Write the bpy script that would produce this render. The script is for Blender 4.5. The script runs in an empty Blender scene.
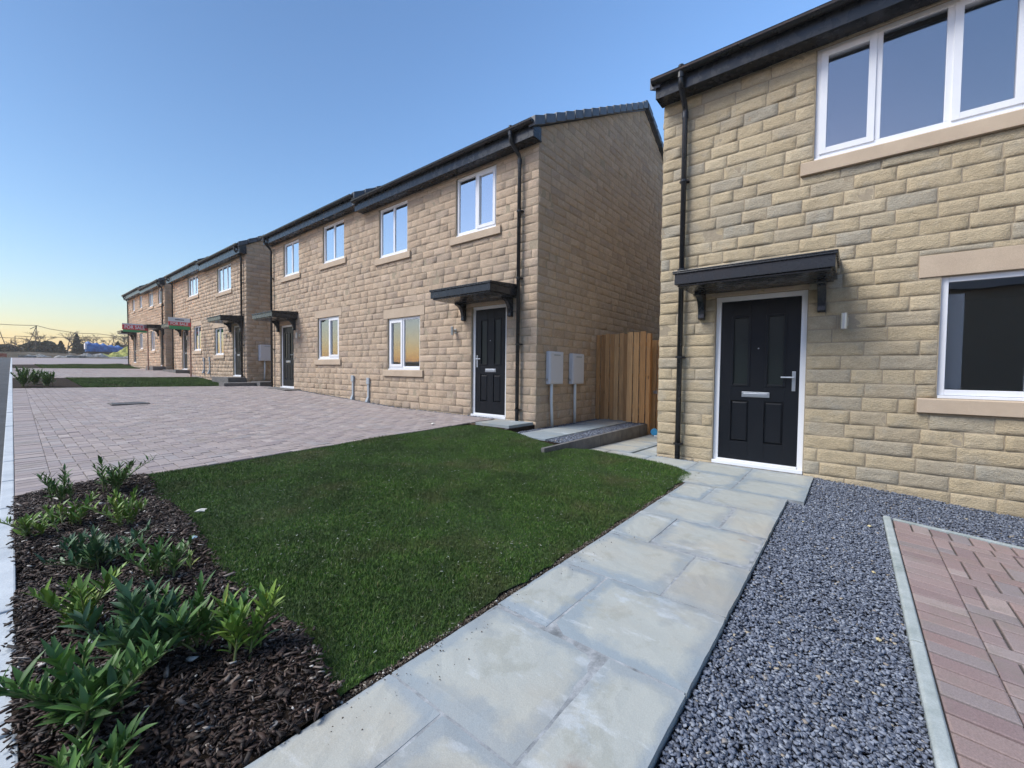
import bpy, bmesh, math, random
import numpy as np
from mathutils import Matrix, Vector
random.seed(7); rng = np.random.default_rng(11)
S = bpy.context.scene; C = S.collection
R = math.radians

# ------------------------------------------------------------------ camera maths
F, YAW, PITCH, ROLL = 420.0, R(51.0), R(1.84), R(-0.63)
def ray(px, py):
    x = (px-512)/F; y = (py-384)/F
    c, s = math.cos(ROLL), math.sin(ROLL)
    x, y = c*x-s*y, s*x+c*y
    cp, sp = math.cos(PITCH), math.sin(PITCH)
    v = (x, cp-y*sp, -sp-y*cp)
    cy, sy = math.cos(YAW), math.sin(YAW)
    return np.array([v[0]*cy+v[1]*sy, -v[0]*sy+v[1]*cy, v[2]])
cam_d = bpy.data.cameras.new('camera'); cam = bpy.data.objects.new('camera', cam_d); C.objects.link(cam)
f0 = Vector(ray(512, 384)); r0 = Vector(ray(513, 384))-f0; u0 = f0-Vector(ray(512, 385))
f0.normalize(); r0.normalize(); u0.normalize()
cam.matrix_world = Matrix(((r0.x, u0.x, -f0.x, 0), (r0.y, u0.y, -f0.y, 0), (r0.z, u0.z, -f0.z, 0), (0, 0, 0, 1)))
cam_d.sensor_width = 36; cam_d.lens = 36*F/1024; cam_d.clip_start = .05; cam_d.clip_end = 3000
S.camera = cam

# ------------------------------------------------------------------ object helpers
def props(o, label=None, cat=None, group=None, kind=None):
    if label: o['label'] = label
    if cat: o['category'] = cat
    if group: o['group'] = group
    if kind: o['kind'] = kind
    return o
def thing(name, label, cat, loc=(0, 0, 0), group=None):
    o = bpy.data.objects.new(name, None); C.objects.link(o); o.location = loc; o.empty_display_size = .2
    return props(o, label, cat, group)
def worldpos(o):
    v = Vector((0, 0, 0))
    while o is not None: v += o.location; o = o.parent
    return v
def link(name, me, mat, parent=None, smooth=False, bevel=0, seg=2):
    """geometry is written in world coordinates; shift so it sits right under its parent"""
    o = bpy.data.objects.new(name, me); C.objects.link(o)
    if mat is not None:
        for m in (mat if isinstance(mat, (list, tuple)) else [mat]): me.materials.append(m)
    if parent is not None:
        o.parent = parent; w = worldpos(parent); me.transform(Matrix.Translation(-w))
    if smooth: me.polygons.foreach_set('use_smooth', [True]*len(me.polygons))
    if bevel:
        b = o.modifiers.new('bevel', 'BEVEL'); b.width = bevel; b.segments = seg; b.limit_method = 'ANGLE'; b.angle_limit = R(40)
    me.update()
    return o
class MB:
    def __init__(s): s.v = []; s.f = []; s.m = []
    def add(s, vs, fs, mi=0):
        n = len(s.v); s.v += [tuple(map(float, v)) for v in vs]
        for f in fs: s.f.append(tuple(n+i for i in f)); s.m.append(mi)
        return s
    def box(s, x0, x1, y0, y1, z0, z1, mi=0):
        x0, x1 = sorted((x0, x1)); y0, y1 = sorted((y0, y1)); z0, z1 = sorted((z0, z1))
        return s.add([(x0,y0,z0),(x1,y0,z0),(x1,y1,z0),(x0,y1,z0),(x0,y0,z1),(x1,y0,z1),(x1,y1,z1),(x0,y1,z1)],
              [(3,2,1,0),(4,5,6,7),(0,1,5,4),(1,2,6,5),(2,3,7,6),(3,0,4,7)], mi)
    def tube(s, pts, r, n=10, mi=0, caps=True):
        P = [Vector(p) for p in pts]; rs = r if isinstance(r, (list, tuple)) else [r]*len(P)
        rings = []; up = Vector((0, 0, 1))
        for i, p in enumerate(P):
            d = (P[min(i+1, len(P)-1)]-P[max(i-1, 0)]).normalized()
            a = d.cross(up if abs(d.z) < .95 else Vector((1, 0, 0))).normalized(); b = d.cross(a)
            if i and a.dot(pa) < 0: a, b = -a, -b
            pa = a
            rings.append([p+(a*math.cos(t*2*math.pi/n)+b*math.sin(t*2*math.pi/n))*rs[i] for t in range(n)])
        vs = [v for r_ in rings for v in r_]; fs = []
        for i in range(len(P)-1):
            for t in range(n): fs.append((i*n+t, i*n+(t+1) % n, (i+1)*n+(t+1) % n, (i+1)*n+t))
        if caps: fs.append(tuple(range(n))[::-1]); fs.append(tuple((len(P)-1)*n+t for t in range(n)))
        return s.add(vs, fs, mi)
    def prism(s, prof, axis, a, b, mi=0):
        """prof: 2-D polygon; axis 'y' -> prof is (x,z); 'x' -> prof is (y,z)"""
        n = len(prof)
        if axis == 'y': vs = [(p, a, q) for p, q in prof]+[(p, b, q) for p, q in prof]
        else: vs = [(a, p, q) for p, q in prof]+[(b, p, q) for p, q in prof]
        return s.add(vs, [tuple(range(n)), tuple(range(2*n-1, n-1, -1))]+[(i, (i+1) % n, n+(i+1) % n, n+i)[::-1] for i in range(n)], mi)
    def quad(s, a, b, c, d, mi=0): return s.add([a, b, c, d], [(0, 1, 2, 3)], mi)
    def mesh(s, name):
        me = bpy.data.meshes.new(name); me.from_pydata(s.v, [], s.f)
        me.polygons.foreach_set('material_index', s.m); return me
    def build(s, name, mat, parent=None, smooth=False, bevel=0, seg=2, fix=True):
        me = s.mesh(name)
        if fix:
            bm = bmesh.new(); bm.from_mesh(me); bmesh.ops.recalc_face_normals(bm, faces=bm.faces); bm.to_mesh(me); bm.free()
        return link(name, me, mat, parent, smooth, bevel, seg)
def np_mesh(name, V, Fq, mat, parent=None, smooth=False, matidx=None):
    V = np.asarray(V, dtype=np.float32); Fq = np.asarray(Fq, dtype=np.int32); k = Fq.shape[1]
    me = bpy.data.meshes.new(name); me.vertices.add(len(V)); me.vertices.foreach_set('co', V.ravel())
    me.loops.add(Fq.size); me.loops.foreach_set('vertex_index', Fq.ravel())
    me.polygons.add(len(Fq)); me.polygons.foreach_set('loop_start', np.arange(0, Fq.size, k, dtype=np.int32))
    if matidx is not None: me.polygons.foreach_set('material_index', np.asarray(matidx, dtype=np.int32))
    me.update(calc_edges=True)
    return link(name, me, mat, parent, smooth)
def scatter(name, tv, tf, pos, rot, scl, mat, parent=None, smooth=False):
    """tv (T,n,3) template variants, pos (N,3), rot (N,3,3), scl (N,3)"""
    N = len(pos); tv = np.asarray(tv, float); T, n, _ = tv.shape
    idx = rng.integers(0, T, N)
    v = tv[idx]*scl[:, None, :]
    v = np.einsum('nij,nkj->nki', rot, v)+pos[:, None, :]
    f = (np.asarray(tf)[None, :, :]+(np.arange(N)*n)[:, None, None]).reshape(-1, np.asarray(tf).shape[1])
    return np_mesh(name, v.reshape(-1, 3), f, mat, parent, smooth)
def rotz(a):
    c, s = np.cos(a), np.sin(a); z = np.zeros_like(a); o = np.ones_like(a)
    return np.stack([np.stack([c, -s, z], -1), np.stack([s, c, z], -1), np.stack([z, z, o], -1)], -2)
def rotx(a):
    c, s = np.cos(a), np.sin(a); z = np.zeros_like(a); o = np.ones_like(a)
    return np.stack([np.stack([o, z, z], -1), np.stack([z, c, -s], -1), np.stack([z, s, c], -1)], -2)

# ------------------------------------------------------------------ materials
def mat(name, col, rough=.7, metal=0., spec=.5):
    m = bpy.data.materials.new(name); m.use_nodes = True; b = m.node_tree.nodes['Principled BSDF']
    b.inputs['Base Color'].default_value = (*col, 1); b.inputs['Roughness'].default_value = rough
    b.inputs['Metallic'].default_value = metal; b.inputs['Specular IOR Level'].default_value = spec
    return m
class NT:
    def __init__(s, m): s.m = m; s.t = m.node_tree; s.b = s.t.nodes['Principled BSDF']
    def n(s, ty, **k):
        x = s.t.nodes.new(ty)
        for a, v in k.items():
            if a in x.inputs: x.inputs[a].default_value = v
            else: setattr(x, a, v)
        return x
    def l(s, a, b): s.t.links.new(a, b); return b
    def pos(s): return s.n('ShaderNodeNewGeometry').outputs['Position']
    def noise(s, scale, detail=4, rough=.6, vec=None, sc3=None):
        x = s.n('ShaderNodeTexNoise'); x.inputs['Scale'].default_value = scale; x.inputs['Detail'].default_value = detail; x.inputs['Roughness'].default_value = rough
        v = vec or s.pos()
        if sc3:
            m = s.n('ShaderNodeVectorMath', operation='MULTIPLY'); m.inputs[1].default_value = sc3; s.l(v, m.inputs[0]); v = m.outputs[0]
        s.l(v, x.inputs['Vector']); return x.outputs['Fac']
    def ramp(s, fac, stops, interp='LINEAR'):
        x = s.n('ShaderNodeValToRGB'); e = x.color_ramp; e.interpolation = interp
        while len(e.elements) < len(stops): e.elements.new(.5)
        for el, (p, c) in zip(e.elements, stops):
            el.position = p; el.color = (*c, 1) if len(c) == 3 else c
        s.l(fac, x.inputs[0]); return x.outputs[0]
    def mix(s, fac, a, b, mode='MIX'):
        x = s.n('ShaderNodeMix', data_type='RGBA', blend_type=mode)
        for sock, v in ((x.inputs[0], fac), (x.inputs[6], a), (x.inputs[7], b)):
            if hasattr(v, 'is_linked') or isinstance(v, bpy.types.NodeSocket): s.l(v, sock)
            elif isinstance(v, (int, float)): sock.default_value = v
            else: sock.default_value = (*v, 1)
        return x.outputs[2]
    def math(s, op, a, b=0, clamp=False):
        x = s.n('ShaderNodeMath', operation=op, use_clamp=clamp)
        for sock, v in ((x.inputs[0], a), (x.inputs[1], b)):
            if isinstance(v, bpy.types.NodeSocket): s.l(v, sock)
            else: sock.default_value = v
        return x.outputs[0]
    def bump(s, h, strength=.3, dist=.01, prev=None):
        x = s.n('ShaderNodeBump'); x.inputs['Strength'].default_value = strength; x.inputs['Distance'].default_value = dist
        s.l(h, x.inputs['Height'])
        if prev: s.l(prev, x.inputs['Normal'])
        s.l(x.outputs[0], s.b.inputs['Normal']); return x.outputs[0]
    def col(s, c): s.l(c, s.b.inputs['Base Color'])
    def rough(s, c): s.l(c, s.b.inputs['Roughness'])
    def island(s): return s.n('ShaderNodeNewGeometry').outputs['Random Per Island']

def stone_mat(name, stops, grey, rel=1.):
    m = mat(name, (.4, .3, .2), .9, spec=.2); t = NT(m)
    c = t.ramp(t.island(), stops)
    n2 = t.noise(2.6, 5, .62); c = t.mix(t.ramp(n2, [(.54, (0,0,0)), (.68, (.5,.5,.5))]), c, grey)
    n1 = t.noise(17, 7, .7); c = t.mix(t.ramp(n1, [(.40, (0,0,0)), (.72, (.5,.5,.5))]), c, (.33, .27, .19))
    n4 = t.noise(9, 6, .7, sc3=(1, 1, 2)); c = t.mix(t.ramp(n4, [(.55, (0,0,0)), (.75, (.55,.55,.55))]), c, (.64, .545, .39))
    n3 = t.noise(130, 4, .75); c = t.mix(.55, c, t.ramp(n3, [(.25, (.3,.3,.3)), (.75, (.75,.75,.75))]), 'OVERLAY')
    t.col(c)
    b0 = t.bump(t.noise(11, 5, .7, sc3=(1, 1, 1.5)), .8*rel, .022)
    b1 = t.bump(t.noise(42, 6, .7, sc3=(1, 1, 1.7)), .9, .016, b0); t.bump(n3, .5, .004, b1)
    return m
BUFF = [(0, (.475,.385,.25)), (.22, (.53,.435,.29)), (.45, (.45,.365,.24)), (.58, (.51,.415,.27)), (.70, (.44,.365,.255)), (.83, (.405,.355,.27)), (.88, (.375,.345,.28)), (.9, (.48,.395,.26)), (1, (.57,.475,.33))]
BROWN = [(0, (.475,.36,.262)), (.25, (.52,.40,.295)), (.5, (.42,.32,.235)), (.7, (.49,.37,.268)), (.85, (.38,.295,.232)), (1, (.55,.425,.32))]
M = {}
M['stone1'] = stone_mat('buff_split_stone', BUFF, (.385, .365, .31), .7)
M['stone2'] = stone_mat('brown_split_stone', BROWN, (.43, .355, .275), .45)
M['mortar'] = mat('mortar', (.27, .215, .15), .95, spec=.2)
_t = NT(M['mortar']); _t.col(_t.ramp(_t.noise(30, 5), [(.3, (.30,.25,.18)), (.7, (.40,.335,.245))])); _t.bump(_t.noise(120), .4, .003)
M['dressed'] = mat('smooth_dressed_stone', (.45, .32, .2), .85, spec=.3)
_t = NT(M['dressed']); c = _t.ramp(_t.noise(3, 6), [(.3, (.44,.345,.255)), (.7, (.53,.425,.315))]); c = _t.mix(.3, c, _t.ramp(_t.noise(220, 2), [(.3, (.3,.3,.3)), (.7, (.7,.7,.7))]), 'OVERLAY'); _t.col(c); _t.bump(_t.noise(250, 3), .25, .002)
M['upvc'] = mat('white_upvc', (.78, .79, .82), .28)
_t = NT(M['upvc']); _t.col(_t.ramp(_t.noise(4, 4), [(.3, (.74,.755,.79)), (.7, (.80,.81,.835))]))
def dark_gloss(name, col, rough, spec=.5):
    m = mat(name, col, rough, spec=spec); t = NT(m)
    t.rough(t.ramp(t.noise(9, 5), [(.3, (rough-.08,)*3), (.7, (rough+.12,)*3)])); t.bump(t.noise(25, 2), .012, .003); return m
M['black'] = dark_gloss('black_plastic', (.012, .013, .016), .3)
M['fascia'] = dark_gloss('charcoal_fascia_board', (.018, .022, .028), .24, .32)
M['canopy'] = dark_gloss('charcoal_canopy', (.016, .020, .026), .25, .40)
M['door'] = mat('black_woodgrain_door', (.007, .009, .013), .42, spec=.22)
_t = NT(M['door']); _t.bump(_t.noise(60, 5, .6, sc3=(6, 6, .25)), .22, .002)
M['chrome'] = mat('brushed_chrome', (.50, .53, .57), .42, 1.)
M['steel'] = mat('satin_steel', (.5, .49, .47), .35, 1.)
M['box'] = mat('meter_box_plastic', (.58, .60, .65), .5)
M['greypipe'] = mat('grey_conduit', (.36, .40, .44), .5)
M['whitepipe'] = mat('pale_conduit', (.62, .66, .68), .45)
M['interior'] = mat('interior_plaster', (.62, .62, .62), .9)
M['reveal'] = mat('reveal_plaster', (.6, .6, .62), .8)
def tile_mat():
    m = mat('slate_grey_roof_tile', (.05, .06, .075), .5); t = NT(m)
    t.col(t.ramp(t.noise(6, 5), [(.3, (.045,.055,.07)), (.7, (.075,.09,.115))]))
    t.bump(t.noise(70, 4), .2, .004); return m
M['tile'] = tile_mat()
def glass(name, tint=(.9,.93,.95), rough=.0, refl=1.0, base=.10):
    m = bpy.data.materials.new(name); m.use_nodes = True; nt = m.node_tree; nt.nodes.clear()
    o = nt.nodes.new('ShaderNodeOutputMaterial'); mx = nt.nodes.new('ShaderNodeMixShader')
    tr = nt.nodes.new('ShaderNodeBsdfTransparent'); tr.inputs[0].default_value = (*tint, 1)
    gl = nt.nodes.new('ShaderNodeBsdfGlossy'); gl.inputs['Roughness'].default_value = rough; gl.inputs[0].default_value = (.95, .97, 1, 1)
    fr = nt.nodes.new('ShaderNodeFresnel'); fr.inputs[0].default_value = 1.52
    ma = nt.nodes.new('ShaderNodeMath'); ma.operation = 'MULTIPLY_ADD'; ma.use_clamp = True; ma.inputs[1].default_value = 1.5*refl; ma.inputs[2].default_value = base*refl
    no = nt.nodes.new('ShaderNodeTexNoise'); no.inputs['Scale'].default_value = 1.6; ge = nt.nodes.new('ShaderNodeNewGeometry'); nt.links.new(ge.outputs['Position'], no.inputs['Vector'])
    bp = nt.nodes.new('ShaderNodeBump'); bp.inputs['Strength'].default_value = .05; bp.inputs['Distance'].default_value = .02; nt.links.new(no.outputs[0], bp.inputs['Height'])
    nt.links.new(bp.outputs[0], gl.inputs['Normal'])
    nt.links.new(fr.outputs[0], ma.inputs[0]); nt.links.new(ma.outputs[0], mx.inputs[0]); nt.links.new(tr.outputs[0], mx.inputs[1]); nt.links.new(gl.outputs[0], mx.inputs[2]); nt.links.new(mx.outputs[0], o.inputs[0])
    return m
M['glass'] = glass('window_glass', refl=.8, base=.05)
M['glass_hi'] = glass('coated_window_glass', refl=1.0, base=.52)
M['glass_lo'] = glass('downstairs_window_glass', refl=1.0, base=.16)
M['glass_mid'] = glass('upstairs_window_glass', refl=1.0, base=.11)
M['obscure'] = mat('obscure_door_glass', (.014, .020, .020), .30, spec=.35)
_t = NT(M['obscure']); _t.bump(_t.noise(45, 3), .5, .004)
def concrete(name, a, b, sc=4, rough=.85, bump=.3):
    m = mat(name, a, rough, spec=.3); t = NT(m)
    c = t.ramp(t.noise(sc, 7, .65), [(.3, a), (.7, b)]); c = t.mix(.3, c, t.ramp(t.noise(180, 3), [(.3, (.3,.3,.3)), (.7, (.7,.7,.7))]), 'OVERLAY')
    t.col(c); t.bump(t.noise(200, 4), bump, .003); return m
M['kerb'] = concrete('pale_concrete_kerb', (.36, .40, .44), (.50, .54, .57))
M['edging'] = concrete('mossy_concrete_edging', (.24, .28, .27), (.42, .46, .46), 6)
M['wallconc'] = concrete('dark_concrete_edging', (.10, .10, .10), (.19, .18, .175), 7)
def flag_mat():
    m = mat('riven_paving_flag', (.3, .33, .34), .62, spec=.4); t = NT(m)
    at = t.n('ShaderNodeAttribute', attribute_name='rim').outputs['Fac']
    isl = t.ramp(t.island(), [(0, (.215,.26,.30)), (.3, (.29,.335,.365)), (.55, (.245,.29,.32)), (.8, (.31,.34,.35)), (1, (.235,.285,.325))])
    n = t.noise(2.3, 6, .62)
    rimn = t.math('SUBTRACT', t.math('ADD', at, t.math('MULTIPLY', t.noise(3.4, 7, .7), 1.5)), .82, True)
    c = t.mix(t.ramp(rimn, [(.12, (0,0,0)), (.42, (.85,.85,.85))]), isl, (.385, .40, .37))
    n2 = t.noise(3.1, 7, .68, sc3=(1.6, .8, 1)); c = t.mix(t.ramp(n2, [(.58, (0,0,0)), (.64, (.6,.6,.6))]), c, (.44, .49, .53))
    n4 = t.noise(1.3, 5, .6); c = t.mix(t.ramp(n4, [(.56, (0,0,0)), (.62, (.6,.6,.6))]), c, (.22, .25, .27))
    n8 = t.noise(4.2, 7, .7); c = t.mix(t.ramp(n8, [(.56, (0,0,0)), (.63, (.6,.6,.6))]), c, (.30, .31, .275))
    n5 = t.noise(7, 6, .7, sc3=(1, .3, 1)); c = t.mix(t.ramp(n5, [(.60, (0,0,0)), (.74, (.6,.6,.6))]), c, (.60, .65, .69))
    # rusty spots
    v = t.n('ShaderNodeTexVoronoi', feature='F1'); v.inputs['Scale'].default_value = 1.75; v.inputs['Randomness'].default_value = 1.
    w = t.n('ShaderNodeVectorMath', operation='ADD'); wn = t.n('ShaderNodeTexNoise'); wn.inputs['Scale'].default_value = 14; t.l(t.pos(), wn.inputs['Vector'])
    ws = t.n('ShaderNodeVectorMath', operation='SCALE'); ws.inputs['Scale'].default_value = .12; t.l(wn.outputs['Color'], ws.inputs[0]); t.l(t.pos(), w.inputs[0]); t.l(ws.outputs[0], w.inputs[1])
    fl = t.n('ShaderNodeVectorMath', operation='MULTIPLY'); fl.inputs[1].default_value = (1, 1, 0); t.l(w.outputs[0], fl.inputs[0]); t.l(fl.outputs[0], v.inputs['Vector'])
    c = t.mix(t.ramp(v.outputs['Distance'], [(.035, (.7,.7,.7)), (.085, (0,0,0))]), c, (.26, .21, .175))
    sm = t.noise(.9, 5, .6); c = t.mix(t.ramp(sm, [(.50, (0,0,0)), (.66, (.45,.45,.45))]), c, (.40, .35, .27))
    g = t.noise(260, 3, .7); c = t.mix(.28, c, t.ramp(g, [(.3, (.3,.3,.3)), (.7, (.7,.7,.7))]), 'OVERLAY')
    t.col(c); t.rough(t.ramp(n, [(.3, (.5,.5,.5)), (.7, (.75,.75,.75))]))
    b = t.bump(t.noise(5, 6, .6), .35, .012); t.bump(t.noise(90, 5, .7), .4, .003, b); return m
M['flag'] = flag_mat()
def paver_mat(name, stops, ovl=.35):
    m = mat(name, (.25, .2, .19), .8, spec=.35); t = NT(m)
    c = t.ramp(t.island(), stops); c = t.mix(ovl, c, t.ramp(t.noise(170, 4, .7), [(.25, (.25,.25,.25)), (.75, (.75,.75,.75))]), 'OVERLAY')
    n = t.noise(1.1, 6, .6); c = t.mix(t.ramp(n, [(.45, (0,0,0)), (.75, (.5,.5,.5))]), c, (.31, .28, .285))
    n2 = t.noise(3.3, 8, .75); c = t.mix(t.ramp(n2, [(.50, (0,0,0)), (.66, (.6,.6,.6))]), c, (.21, .185, .16))
    t.col(c); b = t.bump(t.noise(28, 4), .4, .004); t.bump(t.noise(300, 3), .4, .002, b); return m
M['paver'] = paver_mat('brindle_block_paver', [(0, (.27,.225,.22)), (.3, (.34,.29,.275)), (.55, (.24,.205,.21)), (.75, (.31,.26,.245)), (.9, (.26,.24,.245)), (1, (.40,.345,.325))])
M['paver_r'] = paver_mat('red_brindle_block_paver', ovl=.6, stops= [(0, (.25,.175,.165)), (.3, (.30,.22,.205)), (.5, (.215,.155,.155)), (.7, (.28,.21,.195)), (.85, (.23,.195,.195)), (1, (.34,.27,.25))])
M['joint'] = mat('joint_sand', (.15, .13, .12), .95)
_t = NT(M['joint']); _t.col(_t.ramp(_t.noise(50, 5), [(.3, (.05,.045,.043)), (.7, (.11,.095,.088))]))
M['joint_l'] = concrete('pale_joint_sand', (.13, .115, .105), (.21, .185, .17), 30)
M['soil'] = mat('soil', (.04, .03, .02), .95, spec=.1)
_t = NT(M['soil']); _t.col(_t.ramp(_t.noise(9, 8), [(.3, (.014,.010,.008)), (.7, (.045,.033,.025))])); _t.bump(_t.noise(40, 6), .8, .03)
def asphalt():
    m = mat('asphalt', (.055, .06, .065), .85); t = NT(m)
    c = t.ramp(t.noise(2, 6), [(.3, (.045,.05,.055)), (.7, (.07,.075,.082))]); c = t.mix(.5, c, t.ramp(t.noise(220, 2), [(.3, (.2,.2,.2)), (.7, (.8,.8,.8))]), 'OVERLAY')
    t.col(c); t.bump(t.noise(150, 3), .5, .006); return m
M['asphalt'] = asphalt(); M['asphalt'].node_tree.nodes['Principled BSDF'].inputs['Specular IOR Level'].default_value = .2
def ground_mat():
    m = mat('rough_building_ground', (.12, .11, .09), .95, spec=.05); t = NT(m)
    c = t.ramp(t.noise(.35, 8, .65), [(.35, (.045,.045,.032)), (.5, (.075,.062,.045)), (.68, (.13,.12,.10))]); t.col(c); t.bump(t.noise(4, 8), .8, .1); return m
M['ground'] = ground_mat()
def grass_mat(name, blades):
    m = mat(name, (.04, .08, .02), .65, spec=.25); t = NT(m)
    a = t.ramp(t.island() if blades else t.noise(60, 5), [(0, (.034,.082,.012)), (.4, (.056,.128,.018)), (.75, (.084,.165,.026)), (.93, (.125,.185,.040)), (.985, (.20,.18,.09)), (1, (.45,.43,.36))] if blades else [(.3, (.018,.045,.012)), (.7, (.04,.085,.02))])
    n = t.noise(2.6, 6, .65); a = t.mix(t.ramp(n, [(.42, (0,0,0)), (.62, (.8,.8,.8))]), a, (.040, .070, .020))
    n6 = t.noise(11, 5, .7); a = t.mix(t.ramp(n6, [(.56, (0,0,0)), (.70, (.7,.7,.7))]), a, (.10, .20, .030))
    n2 = t.noise(1.5, 4, .6); a = t.mix(t.ramp(n2, [(.54, (0,0,0)), (.70, (.6,.6,.6))]), a, (.105, .10, .042))
    n7 = t.noise(19, 6, .75); a = t.mix(t.ramp(n7, [(.655, (0,0,0)), (.72, (.8,.8,.8))]), a, (.34, .36, .28))
    t.col(a)
    if blades: t.b.inputs['Subsurface Weight'].default_value = 0
    else: t.bump(t.noise(120, 5), .9, .02)
    return m
M['blade'] = grass_mat('grass_blades', True); M['turf'] = grass_mat('turf_base', False)
def island_mat(name, stops, rough, ovl=120, bump=.4, spec=.4):
    m = mat(name, (.1, .1, .1), rough, spec=spec); t = NT(m)
    c = t.ramp(t.island(), stops); c = t.mix(.3, c, t.ramp(t.noise(ovl, 4), [(.3, (.25,.25,.25)), (.7, (.75,.75,.75))]), 'OVERLAY'); t.col(c)
    if bump: t.bump(t.noise(ovl*1.5, 4), bump, .002)
    return m
M['gravel'] = island_mat('slate_chippings', [(0, (.07,.082,.112)), (.3, (.12,.138,.182)), (.6, (.165,.188,.24)), (.85, (.225,.25,.305)), (.97, (.29,.32,.37)), (.99, (.25,.21,.17)), (1, (.42,.37,.28))], .68, spec=.3)
M['bark'] = island_mat('bark_chips', [(0, (.009,.006,.005)), (.35, (.022,.013,.010)), (.6, (.040,.023,.017)), (.8, (.068,.042,.033)), (.92, (.12,.085,.07)), (.975, (.22,.19,.165)), (1, (.55,.53,.50))], .65)
M['timber'] = mat('brown_treated_timber', (.35, .19, .08), .75, spec=.3)
_t = NT(M['timber']); c = _t.ramp(_t.island(), [(0, (.30,.155,.062)), (.4, (.42,.235,.10)), (.75, (.50,.30,.14)), (1, (.60,.39,.20))]); c = _t.mix(.6, c, _t.ramp(_t.noise(9, 6, .6, sc3=(5, 5, .35)), [(.3, (.3,.3,.3)), (.7, (.7,.7,.7))]), 'OVERLAY')
_v = _t.n('ShaderNodeTexVoronoi'); _v.inputs['Scale'].default_value = 2.2; _m = _t.n('ShaderNodeVectorMath', operation='MULTIPLY'); _m.inputs[1].default_value = (2, 2, .9); _t.l(_t.pos(), _m.inputs[0]); _t.l(_m.outputs[0], _v.inputs['Vector'])
c = _t.mix(_t.ramp(_v.outputs['Distance'], [(.05, (.8,.8,.8)), (.09, (0,0,0))]), c, (.10, .045, .02)); _t.col(c); _t.bump(_t.noise(20, 5, .6, sc3=(6, 6, .3)), .3, .003)
def leaf_mat(name, stops):
    m = mat(name, (.05, .1, .03), .5, spec=.4); t = NT(m)
    t.col(t.ramp(t.island(), stops)); t.bump(t.noise(90, 3), .15, .002)
    t.b.inputs['Subsurface Weight'].default_value = 0.
    return m
M['leaf_dark'] = leaf_mat('laurel_leaf', [(0, (.045,.105,.028)), (.5, (.075,.165,.038)), (.85, (.115,.225,.048)), (1, (.18,.29,.06))])
M['leaf_blue'] = leaf_mat('bluish_laurel_leaf', [(0, (.040,.090,.045)), (.6, (.065,.140,.062)), (1, (.11,.20,.07))])
M['leaf_light'] = leaf_mat('fresh_laurel_leaf', [(0, (.08,.16,.03)), (.5, (.135,.245,.04)), (.9, (.21,.31,.05)), (1, (.30,.34,.06))])
M['stem'] = mat('green_stem', (.12, .15, .05), .6)
M['bark_trunk'] = mat('tree_bark', (.07, .055, .04), .9)
M['twig'] = mat('bare_twig', (.10, .075, .05), .9)
M['far_dark'] = island_mat('evergreen_foliage', [(0, (.045,.055,.035)), (.6, (.075,.085,.05)), (1, (.11,.11,.065))], .8, 3, 0)
M['far_brown'] = island_mat('winter_hedge_foliage', [(0, (.075,.062,.045)), (.6, (.12,.095,.065)), (1, (.17,.135,.09))], .8, 3, 0)

# ------------------------------------------------------------------ ground heights
KY = [-60,-1.2,1.3,5,20,62,100,150,900]; KZ = [-2.6,-1.26,-1.155,-1.025,-.5,.68,1.9,2.5,2.5]
FY = [-60,-3,.3,3.0,4.2,8,11.2,13.5,15.1,17,21.6,24,27,31,38,62,100,150,900]
FZ = [-3.2,-1.45,-1.18,-1.16,-.885,-.87,-.735,-.64,-.62,-.66,-.47,-.30,-.2,-.2,.15,.8,2.1,2.5,2.5]
def G(X, Y):
    X = np.asarray(X, float); Y = np.asarray(Y, float)
    t = np.clip((X-.1)/5.7, 0, 1)
    return np.interp(Y, KY, KZ)*(1-t)+np.interp(Y, FY, FZ)*t
def kx(Y): return .0185*np.asarray(Y, float)-.008
PZ = -1.15
def LZ(X, Y):   # front lawn
    X = np.asarray(X, float); Y = np.asarray(Y, float)
    far = -1.03+(X-.1)/5.3*.13
    t = np.clip((Y-1.34)/(5.05-1.34), 0, 1)
    return (PZ-.012)*(1-t)+far*t
def patch(name, quad, nu, nv, zf, m, off=0., label=None, cat=None, kind='structure', smooth=True, parent=None):
    q = np.array(quad, float)   # a b c d
    u = np.linspace(0, 1, nu+1)[:, None, None]; v = np.linspace(0, 1, nv+1)[None, :, None]
    P = (q[0]*(1-u)+q[1]*u)*(1-v)+(q[3]*(1-u)+q[2]*u)*v
    P = P.reshape(-1, 2); V = np.column_stack([P, zf(P[:, 0], P[:, 1])+off])
    i = np.arange(nu)[:, None]*(nv+1)+np.arange(nv)[None, :]; i = i.ravel()
    o = np_mesh(name, V, np.column_stack([i, i+nv+1, i+nv+2, i+1]), m, parent, smooth)
    return props(o, label, cat, kind=kind)

# base terrain: one sheet to the horizon
xs = np.concatenate([np.linspace(-700, -20, 18), np.linspace(-16, 16, 65), np.linspace(20, 700, 18)])
ys = np.concatenate([np.linspace(-300, -12, 18), np.linspace(-10, 70, 161), np.linspace(74, 160, 30), np.linspace(180, 900, 16)])
XX, YY = np.meshgrid(xs, ys, indexing='ij')
ZZ = G(XX, YY)-.14
ZZ = np.where((XX > 5.9) & (YY < 60), ZZ-.05, ZZ)
ZZ += np.where(YY > 66, .25*np.sin(XX*.31+YY*.17)*np.sin(YY*.23+1)*np.clip((YY-66)/15, 0, 1), 0)
ni, nj = XX.shape; i = (np.arange(ni-1)[:, None]*nj+np.arange(nj-1)[None, :]).ravel()
props(np_mesh('ground', np.column_stack([XX.ravel(), YY.ravel(), ZZ.ravel()]), np.column_stack([i, i+nj, i+nj+1, i+1]), M['ground'], smooth=True),
      'rough bare ground of the building site stretching to the horizon', None, kind='structure')
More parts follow.
